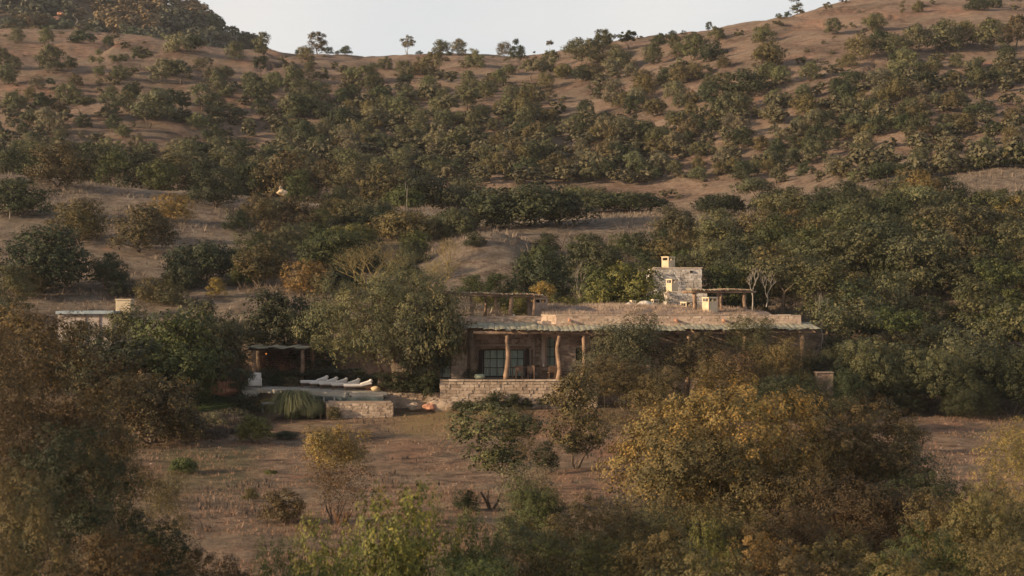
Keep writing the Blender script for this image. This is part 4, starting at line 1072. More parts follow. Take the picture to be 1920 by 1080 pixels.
def sofa(px, Y, w, label, cat, m, h=.42, name='daybed', z=5.2):
    t = empty(name, (XP(px, Y), Y, z), label, cat, None)
    o = MB().box(-w / 2, w / 2, -.4, .4, 0, h * .6).build('base', M_WOOD); o.parent = t
    o = MB().box(-w / 2 + .02, w / 2 - .02, -.38, .38, h * .6 + .003, h * .6 + .25).build('cushion', m); o.parent = t; b = o.modifiers.new('bevel', 'BEVEL'); b.width = .07; b.segments = 3
    if name == 'daybed': o = MB().tube([(w / 2 - .3, -.3, h * .6 + .33), (w / 2 - .28, .3, h * .6 + .33)], .12, 9).build('bolster', m); o.parent = t
sofa(876, 121.5, .95, 'cream padded bench left of the first pergola post on the roof terrace', 'bench', M_TAN, .85, 'padded_bench')
sofa(898, 121.0, .55, 'tan upholstered stool between two pergola posts on the roof terrace', 'stool', M_TAN, 1.05, 'stool')
sofa(950, 121.5, 1.5, 'white daybed on the roof terrace behind the parapet', 'daybed', M_CUSH, .65)
# white stone tower and its lower tier
tw = empty('stone_tower', (XP(1272, 138), 138, 5), 'white-washed stone tower in two tiers behind the house', 'tower')
for (pa, pb, pt, zb, Y, dep) in ((1226, 1316, 503, 5.0, 136.0, 5), (1252, 1326, 548, 4.5, 131.8, 4)):
    A_, B_ = (XP(pa, Y), Y), (XP(pb, Y), Y - .0)
    zt2 = ZP(pt, Y)
    wall_body(A_, B_, zb, zt2, .5, [], M_MORTAR, 'wall', tw)
    masonry(tw, A_, B_, zb + .3, zt2, [], (.13, .19), (.2, .42), M_STONE2, proud=(.01, .045))
    wall_body((B_[0] - .003, Y + .503), (B_[0] + .2, Y + dep), zb, zt2, .4, [], M_STONE2, 'wall', tw)
    wall_body((A_[0] - .2, Y + dep), (A_[0] + .003, Y + .503), zb, zt2, .4, [], M_STONE2, 'wall', tw)
    MB().box(A_[0] + .02, B_[0] - .02, Y + .5, Y + dep, zt2 - .3, zt2 - .02).build('roof', M_FLOOR, tw)
    MB().box(A_[0] - .04, B_[0] + .06, Y - .05, Y + .55, zt2 + .003, zt2 + .07, .012).build('coping', M_STONE, tw)
MB().box(XP(1296, 136) - .1, XP(1296, 136) + .1, 135.85, 136.05, ZP(511.5, 136), ZP(507.5, 136)).build('niche_shade_block', M_DARK, tw)  # solid block, no hollow; the shade of a niche is its colour
# stone pillar at the right
t = empty('stone_pillar', (XP(1546, 110), 110, 0), 'short stone gate pillar standing in the scrub right of the house', 'pillar')
MB().box(XP(1531, 110), XP(1562, 110), 110, 110.9, -.4, ZP(699.5, 110)).build('core', M_MORTAR, t)
masonry(t, (XP(1531, 110), 110), (XP(1562, 110), 110), -.2, ZP(700, 110), [], (.14, .2), (.2, .4), M_STONED, proud=(.01, .05))
masonry(t, (XP(1562, 110), 110), (XP(1562, 110), 110.9), -.2, ZP(700, 110), [], (.14, .2), (.2, .4), M_STONED, proud=(.01, .04))
MB().box(XP(1530, 110), XP(1563, 110), 109.9, 111, ZP(699.5, 110), ZP(697.5, 110), .012).build('coping', M_STONED, t)
# low outbuilding at the left with a tank on its roof
t = empty('outbuilding', (XP(165, 131), 131, 3), 'low pale shed with a blue-grey sheet roof half hidden by bushes', 'shed')
MB().box(XP(108, 131), XP(212, 131), 131, 134, 2, ZP(588.5, 131)).build('wall', surf('limewashed_wall', (.36, .30, .26), (.48, .41, .36), 1.5), t)
MB().box(XP(106, 131), XP(215, 131), 130.7, 134.2, ZP(588.3, 131), ZP(583.5, 131), .01).build('roof', M_BLUE, t)
for px in (160, 186): MB().box(XP(px, 131) - .03, XP(px, 131) + .03, 130.93, 130.997, 2, ZP(589, 131)).build('wall_batten', M_STONED, t)
MB().box(XP(112, 131), XP(210, 131), 130.95, 130.996, ZP(594.5, 131), ZP(593, 131)).build('wall_rail', M_STONED, t)
t = empty('water_tank', (XP(231, 133), 133, 3), 'square cream water tank standing right of the low shed', 'tank')
MB().box(XP(217, 133), XP(245, 133), 133, 134.2, 2.5, ZP(563, 133)).build('body', M_CHIM, t, False, .03)
MB().box(XP(216, 133), XP(246, 133), 132.95, 134.25, ZP(563, 133), ZP(560.5, 133)).build('lid', M_CHIM, t)
# red rock by the lawn and red rocks at the low wall
for i, (px, py, Y, r, m_, lb) in enumerate([(420, 728, 119.5, (1.1, .5, .5), M_ROCKR, 'red-brown rock bank between the lawn and the blue-green shrub'), (776, 763, 114.6, (.42, .3, .28), M_STONE, 'pale pink rock in front of the low retaining wall'),
        (806, 764, 114.4, (.46, .32, .26), M_ROCKR, 'orange-red rock in front of the low retaining wall'), (529, 361, 214, (.60, .5, .36), M_TAN, 'pale cream boulder on the ridge beside the track'), (526.5, 353, 214.4, (.2, .2, .3), M_STONE, 'small grey-white rock set on top of the ridge boulder'),
        (105, 36, 632, (2.2, 2, .9), M_ROCKR, 'pale orange cliff rock on the wooded peak'), (114, 26, 640, (1.2, 2, .7), M_ROCKR, 'grey outcrop above the orange cliff rock on the wooded peak')]):
    Y_ = Y; p = P3(px, py, Y_); tag(MB().blob(p, r, 30 + i, 12, 8, .3).build('rock', m_), lb, 'rock')
#@@PART3
# ------------------------------------------------------------------ ground cover that nobody could count
def blades(pts, h, w, per, seed, lean=0.45, tri=True):
    """tufts: per blades at every point; pts (N, 3), h (N,) heights"""
    rg = np.random.default_rng(seed); n = len(pts)
    p = np.repeat(pts, per, 0); hh = np.repeat(h, per) * rg.uniform(.5, 1.15, n * per)
    a = rg.uniform(0, 6.283, n * per); rad = rg.random(n * per) * np.repeat(h, per) * .35
    d = np.stack([np.cos(a), np.sin(a), np.zeros_like(a)], 1); b = p + d * rad[:, None]
    side = np.stack([-d[:, 1], d[:, 0], np.zeros_like(a)], 1) * (w * hh)[:, None]
    tip = b + d * (lean * hh * rg.uniform(.2, 1.4, n * per))[:, None]; tip[:, 2] += hh
    return np.stack([b - side, b + side, tip], 1).reshape(-1, 3)
def gz(px, Y):
    """vectorised ground height"""
    i = np.clip(np.searchsorted(yy, Y) - 1, 0, NR - 2); j = np.clip(np.searchsorted(pp, px) - 1, 0, NC - 2)
    a = np.clip((Y - yy[i]) / (yy[i + 1] - yy[i]), 0, 1); b = np.clip((px - pp[j]) / (pp[j + 1] - pp[j]), 0, 1)
    return (Z[i, j] * (1 - b) + Z[i, j + 1] * b) * (1 - a) + (Z[i + 1, j] * (1 - b) + Z[i + 1, j + 1] * b) * a
def scatter(n, pxr, yr, seed, thresh=0.0, sc=6.0):
    rg = np.random.default_rng(seed); px = rg.uniform(*pxr, n); Y = rg.uniform(*yr, n)
    x = (px - 960) / F * Y; k = fbm(x / sc, Y / sc, 3, seed) > thresh
    px, Y, x = px[k], Y[k], x[k]
    ok = ~((x > -20) & (x < 20) & (Y > 113.3) & (Y < 134)) 
    px, Y, x = px[ok], Y[ok], x[ok]
    return np.stack([x, Y, gz(px, Y) - .02], 1), rg
pts, rg = scatter(34000, (120, 1980), (52, 114), 5, -0.04, 3)
v = blades(pts, rg.uniform(.05, .20, len(pts)) * rg.uniform(.6, 1.3, len(pts)), .09, 6, 1)
tag(link('dry_grass', quads_mesh('dry_grass', v, M_DRY, 3)), 'short dry grass tufts over the open clearing below the house', None, None, 'stuff')
pts, rg = scatter(9000, (120, 1980), (54, 113), 15, 0.13, 4)
v = blades(pts, rg.uniform(.12, .36, len(pts)), .08, 8, 14)
tag(link('dead_scrub', quads_mesh('dead_scrub', v, M_LAVEN, 3)), 'patches of dead grey-brown scrub in the clearing', None, None, 'stuff')
n_ = 900; rg = np.random.default_rng(61); px_ = rg.uniform(200, 1950, n_); Y_ = rg.uniform(54, 112.8, n_); k_ = fbm(px_ / 60, Y_ / 6, 3, 8) > .03; px_, Y_ = px_[k_], Y_[k_]
ico = np.array([[1, 0, 0], [-1, 0, 0], [0, 1, 0], [0, -1, 0], [0, 0, .7], [0, 0, -.5]]); tri_ = np.array([[0, 2, 4], [2, 1, 4], [1, 3, 4], [3, 0, 4]])
c_ = np.stack([(px_ - 960) / F * Y_, Y_, gz(px_, Y_)], 1); r_ = rg.uniform(.02, .10, len(px_)) ** 1.0
v = (c_[:, None, None, :] + (ico[tri_] * (r_[:, None, None, None] * rg.uniform(.6, 1.4, (len(px_), 1, 1, 3))))).reshape(-1, 3)
tag(link('loose_stones', quads_mesh('loose_stones', v, M_STONED, 3)), 'loose pinkish stones on the bare ground of the clearing', None, None, 'stuff')
pts, rg = scatter(26000, (-60, 1980), (134, 245), 6, -0.04, 7)
v = blades(pts, rg.uniform(.18, .55, len(pts)) * rg.uniform(.6, 1.4, len(pts)), .10, 5, 2, lean=.7)
tag(link('hillside_grass', quads_mesh('hillside_grass', v, M_DRYG, 3)), 'tall dry grass over the slopes behind the house', None, None, 'stuff')
n = 11000; rg = np.random.default_rng(8); gx = rg.uniform(XP(1018, YA), XP(1425, YB), n); gy = 118.25 + 12 * rg.random(n) ** 1.5
rise = .28 + .62 * np.minimum(1, (gy - 118.4).clip(0) / 5.2) * (1 - .5 * np.clip((gx - 9) / 8, 0, 1))
v = blades(np.stack([gx, gy, 5.6 + rise - .05], 1), rg.uniform(.10, .27, n) * (1 + 1.4 * (vnoise(gx * 1.3, gy * 1.3, 2) - .4)), .05, 6, 3)
o = link('roof_grass', quads_mesh('roof_grass', v, M_DRYP, 3), house); o.matrix_parent_inverse = Matrix_inv(house); o['kind'] = 'stuff'
# weathered low scrub on the far hills, too small to tell apart
def merged(lib_v, places, seed):
    out = []; rg = np.random.default_rng(seed)
    for (x, y, z, w, h) in places:
        v_ = lib_v[rg.integers(len(lib_v))]; a = rg.uniform(0, 6.283); c, s = math.cos(a), math.sin(a)
        q_ = np.empty_like(v_); q_[:, 0] = (v_[:, 0] * c - v_[:, 1] * s) * w + x; q_[:, 1] = (v_[:, 0] * s + v_[:, 1] * c) * w + y; q_[:, 2] = v_[:, 2] * h + z; out.append(q_)
    return np.concatenate(out)
def low_poly(seed, style, lobes, count, size):
    L_ = lobes_for(random.Random(seed), lobes, style); v_ = leaves(np.random.default_rng(seed), L_, count, size, .8, .15)
    v_[:, :2] /= np.percentile(np.abs(v_[:, :2]), 98) * 2; v_[:, 2] /= np.percentile(v_[:, 2], 99); return v_
LOWS = [low_poly(500 + i, st, 9, 260, .15) for i, st in enumerate(('bush', 'round', 'bush', 'open'))]
LOWT = [low_poly(520 + i, st, 10, 260, .14) for i, st in enumerate(('round', 'bush', 'round', 'fan'))]
pl = []; rg = np.random.default_rng(77)
for _ in range(1500):
    px, Y = rg.uniform(-60, 1980), rg.uniform(250, 450)
    if vnoise(px / 90, Y / 18, 5) < .45: continue
    w = rg.uniform(.8, 2.4); pl.append((XP(px, Y), Y, ground(px, Y) - .05, w, w * rg.uniform(.5, .8)))
o = link('hill_scrub', quads_mesh('hill_scrub', merged(LOWS, pl[:330], 1), M_LEAFF)); o.color = (.092, .082, .052, 1)
tag(o, 'low scrub scattered between the trees of the far hills', None, None, 'stuff')
pl = []
for _ in range(3000):
    px, Y = rg.uniform(-480, 600), rg.uniform(610, 775)
    w = rg.uniform(5, 9); z = ground(px, Y)
    if (H - z) / Y * F + 540 > 130: continue
    if rg.random() < .12 and px < 330: continue
    pl.append((XP(px, Y), Y, z - .5, w, w * rg.uniform(.7, 1.15)))
dryp = [q for q in pl[:600] if vnoise(q[0] / 14, q[2] / 9, 31) > .52]; pl = [q for q in pl[:600] if q not in dryp]
o = link('peak_dry_scrub', quads_mesh('peak_dry_scrub', merged(LOWT, dryp, 9), M_LEAFF)); o.color = (.155, .115, .072, 1)
tag(o, 'brown dry scrub in patches on the far peak', None, None, 'stuff')
o = link('peak_woodland', quads_mesh('peak_woodland', merged(LOWT, pl, 2), M_LEAFF)); o.color = (.080, .082, .062, 1)
tag(o, 'dark woodland covering the far peak above the bare ridge', None, None, 'stuff')

# ------------------------------------------------------------------ trees of the far hill
RT = random.Random(4)
GRID = {  # trees wanted per 80-pixel column at each row of the photo
 60:  '000000000000000000000001',
 90:  '111000000000013210000122',
 120: '111011110001223210100444',
 142: '221221222223322222012445',
 165: '222122334333322212124554',
 188: '222113344444322222233543',
 211: '321334555444323334455422',
 234: '332324356666554444455333',
 256: '333113356666655444444334',
 278: '433113366666665433334444',
 298: '555554666666666433223456',
 318: '666666666666665433334567',
 338: '000000666666666323356666',
}
hill_tone = lambda px, r: (['olive'] * 6 + ['grey'] * 2 + ['dark'] * 2 + ['brown'])[r] if px < 900 else (['olive'] * 4 + ['brown'] * 3 + ['grey'] * 2 + ['dark'] * 2)[r]
cand = []
for row, s_ in GRID.items():
    for ci, ch in enumerate(s_):
        for _ in range(int(ch)):
            px = ci * 80 + RT.uniform(0, 80); py = row + RT.uniform(-12, 12)
            cand.append((px, py))
HAND = [  # single trees one can pick out on the hills: px, foot row, width, height, tone, library index, label
 (313, 225, 50, 56, 'dark', 0, 'round dark tree with a split trunk standing alone on the bare left slope'),
 (152, 226, 52, 46, 'olive', 4, None), (205, 226, 48, 48, 'olive', 0, None), (240, 212, 50, 40, 'olive', 2, None), (290, 226, 84, 58, 'olive', 2, None), (345, 226, 34, 50, 'dark', 5, None),
 (185, 152, 36, 58, 'olive', 8, None), (222, 140, 30, 38, 'olive', 1, None), (262, 130, 44, 44, 'olive', 3, None), (133, 128, 28, 24, 'dark', 1, None), (95, 142, 54, 54, 'olive', 2, None),
 (203, 92, 22, 22, 'dark', 4, 'small umbrella-shaped tree on the bare left ridge'), (150, 82, 50, 28, 'dark', 1, 'low dark clump of bush on the left ridge below the peak'), (330, 100, 52, 38, 'grey', 3, None), (362, 98, 40, 32, 'dark', 5, None),
 (95, 173, 20, 22, 'dark', 1, None), (492, 104, 30, 44, 'olive', 0, 'tree with a bare stem on the ridge below the end of the peak'), (252, 242, 10, 16, 'dark', 8, 'tiny dark shrub on the pale patch of the left hill'),
 (420, 225, 70, 32, 'olive', 1, None), (555, 192, 46, 60, 'olive', 0, None), (688, 178, 48, 52, 'olive', 0, None), (810, 150, 44, 50, 'brown', 0, None),
 (595, 100, 38, 42, 'brown', 0, 'tall rounded brown tree rising on the skyline left of the saddle'), (558, 92, 12, 10, 'dark', 1, None), (575, 92, 22, 12, 'dark', 1, None), (617, 92, 18, 16, 'dark', 5, None), (648, 96, 26, 17, 'dark', 3, 'squat dark bush on the skyline just left of the saddle'), (632, 94, 10, 8, 'dark', 1, None),
 (765, 101, 33, 36, 'grey', 7, 'thin leaning tree alone on the skyline saddle'), (828, 102, 40, 26, 'olive', 4, 'flat-topped tree in the middle of the skyline saddle'), (862, 104, 32, 32, 'grey', 7, 'lacy pale tree on the skyline saddle beside the flat-topped one'), (786, 102, 14, 8, 'dark', 1, None), (842, 104, 14, 9, 'dark', 1, None),
 (970, 140, 34, 64, 'dark', 7, 'tall dark open-crowned tree crossing the skyline above the porch'), (1002, 102, 6, 7, 'dark', 1, None), (1030, 146, 42, 50, 'olive', 0, None), (1031, 100, 14, 24, 'brown', 4, 'slim umbrella tree poking above the skyline'),
 (1080, 108, 54, 34, 'olive', 3, None), (1132, 108, 44, 52, 'olive', 7, 'tall tree crossing the skyline above the roof grass'), (1178, 96, 42, 36, 'dark', 3, 'dark spreading tree on the skyline beside a taller one'), (1110, 126, 60, 50, 'olive', 2, None), (1160, 134, 60, 40, 'olive', 5, None),
 (1236, 86, 32, 20, 'dark', 3, None), (1262, 77, 20, 20, 'dark', 0, 'small round tree on the rising skyline'), (1282, 74, 12, 18, 'dark', 8, None), (1302, 71, 18, 12, 'dark', 1, None), (1329, 60, 13, 18, 'dark', 0, 'small round-headed tree on the skyline slope'), (1345, 78, 34, 26, 'olive', 1, None), (1335, 118, 54, 40, 'dark', 2, None), (1300, 118, 60, 50, 'olive', 2, None),
 (1430, 82, 42, 34, 'olive', 1, 'rounded bush with a long shadow on the bare upper right slope'), (1442, 128, 64, 50, 'brown', 2, 'wide olive-brown tree below the lone bush of the right slope'), (1563, 66, 40, 32, 'olive', 2, 'rounded tree left of the red gash on the bare right hill'), (1640, 60, 46, 34, 'olive', 7, 'spreading tree just below the red gash on the right hill'),
 (1495, 26, 30, 46, 'olive', 8, 'tall tree on the skyline of the right hill'), (1476, 27, 14, 12, 'dark', 1, None), (1460, 30, 12, 8, 'dark', 1, None), (1693, 27, 14, 26, 'brown', 8, 'slim upright bush high on the right hill'), (1721, 26, 22, 22, 'brown', 1, None),
 (1832, 20, 44, 30, 'dark', 5, 'dark clump at the very top of the right hill'), (1865, 16, 34, 26, 'dark', 1, None), (1715, 102, 56, 54, 'olive', 2, None), (1650, 108, 60, 48, 'dark', 2, None), (1610, 116, 52, 50, 'brown', 0, None), (1680, 106, 50, 44, 'olive', 5, None),
 (1700, 150, 70, 52, 'olive', 2, None), (1775, 100, 70, 62, 'olive', 2, None), (1810, 92, 50, 50, 'brown', 7, None), (1860, 96, 60, 60, 'olive', 2, None), (1905, 90, 50, 60, 'brown', 0, None),
 (1135, 235, 20, 26, 'dark', 8, 'small upright dark bush on the bare patch above the grass roof'), (1100, 222, 38, 34, 'dark', 2, None), (1190, 216, 38, 34, 'dark', 0, None), (1120, 187, 16, 22, 'olive', 1, None), (1205, 176, 44, 42, 'brown', 0, None), (1370, 232, 70, 58, 'olive', 2, None), (1400, 180, 90, 48, 'dark', 5, None),
 (1710, 282, 36, 60, 'olive', 4, None), (1840, 225, 60, 32, 'dark', 1, None), (1865, 270, 40, 36, 'dark', 3, None), (1508, 330, 36, 28, 'dark', 1, None),
]
for (px, py, w, h, tone, li, lb) in HAND:
    Y = hit(px, py, 240)
    if Y is None or Y > 520:
        Y = 455
        col_ = (H - Z[:, int(np.clip(np.searchsorted(pp, px), 0, NC - 1))]) / yy * F + 540
        k = np.where((yy > 380) & (yy < 500))[0]; Y = float(yy[k[col_[k].argmin()]])
    g_ = 'trees on the far hills'
    put(fit(FAR, w, h, FAR[li]), px, Y, w, h, tone, 'hill_tree', label=lb, group=g_, cat='tree', sink=.1)
HX = [(q[0], q[1] - q[3] * .4, q[2]) for q in HAND]
RT.shuffle(cand)
cells = []; cnt = 0; extra = []
for px, py in cand:
    Y = hit(px, py, 232)
    if Y is None or Y > 500: continue
    w = RT.uniform(24, 48) * (1.0 if py > 150 else .85); h = w * RT.uniform(.7, 1.1)
    if any(abs(px - a) < (w + c) * .30 and abs(py - h * .4 - b) < 13 for a, b, c in HX): continue
    if any(abs(px - a) < 14 and abs(py - b) < 7 for a, b in cells): continue
    cells.append((px, py))
    if RT.random() < .12: w *= .5; h *= .55
    tone = hill_tone(px, RT.randrange(11)); li = RT.choice((0, 0, 1, 2, 2, 3, 5, 5, 6, 7, 1))
    extra.append((w * h, px, Y, w, h, tone, li))
extra.sort(reverse=True)
NBIG = 205; rest = []
for k, (a_, px, Y, w, h, tone, li) in enumerate(extra):
    if k < NBIG: put(fit(FAR, w, h, FAR[li]), px, Y, w, h, tone, 'hill_tree', group='trees on the far hills', cat='tree', sink=.1)
    elif k < NBIG + 280: put(fit(FAR, w, h, FAR[li]), px, Y, w, h, tone, 'hill_bush', group='bushes on the far hills', cat='bush', sink=.1)
    else: rest.append((XP(px, Y), Y, ground(px, Y) - .1, w / F * Y, h / F * Y))
for _ in range(5200):
    px, py = RT.uniform(-30, 1950), RT.uniform(125, 350)
    d_ = int(min(GRID.items(), key=lambda q: abs(q[0] - py))[1][int(np.clip(px // 80, 0, 23))])
    if RT.random() > (d_ / 6.5) ** 2.3: continue
    Y = hit(px, py, 232)
    if Y is None or Y > 470 or len(rest) > 820: continue
    w = RT.uniform(1.6, 3.6); rest.append((XP(px, Y), Y, ground(px, Y) - .1, w, w * RT.uniform(.55, 1.0)))
if rest:
    o = link('hill_bushes', quads_mesh('hill_bushes', merged(LOWT, rest, 3), M_LEAFF)); o.color = (.098, .090, .056, 1)
    tag(o, 'smaller grey-green bushes between the larger ones of the far hills', None, None, 'stuff')
# pieces of the wooded peak that stand out against the sky
for i, (px, py, w, h) in enumerate([(430, 18, 34, 30), (452, 38, 36, 32), (470, 52, 30, 30), (500, 78, 28, 22), (520, 84, 26, 24), (538, 88, 16, 14), (400, 6, 40, 36), (488, 70, 26, 24), (60, 70, 70, 40), (110, 74, 60, 36), (180, 72, 56, 38), (240, 70, 60, 44), (300, 78, 56, 40), (350, 80, 50, 40), (400, 82, 46, 34), (440, 84, 40, 34), (28, 60, 60, 30)]):
    Y = 700 if i < 8 else 618
    z = ZP(py + 6, Y); put(FAR[(i * 3) % 8], px, Y, w, h + 8, ['dark', 'blue', 'olive', 'brown', 'blue'][i % 5], 'peak_tree', group='trees of the wooded peak', cat='tree', z=min(z, ground(px, Y) + 1.5) if i < 8 else ground(px, Y) - .3)

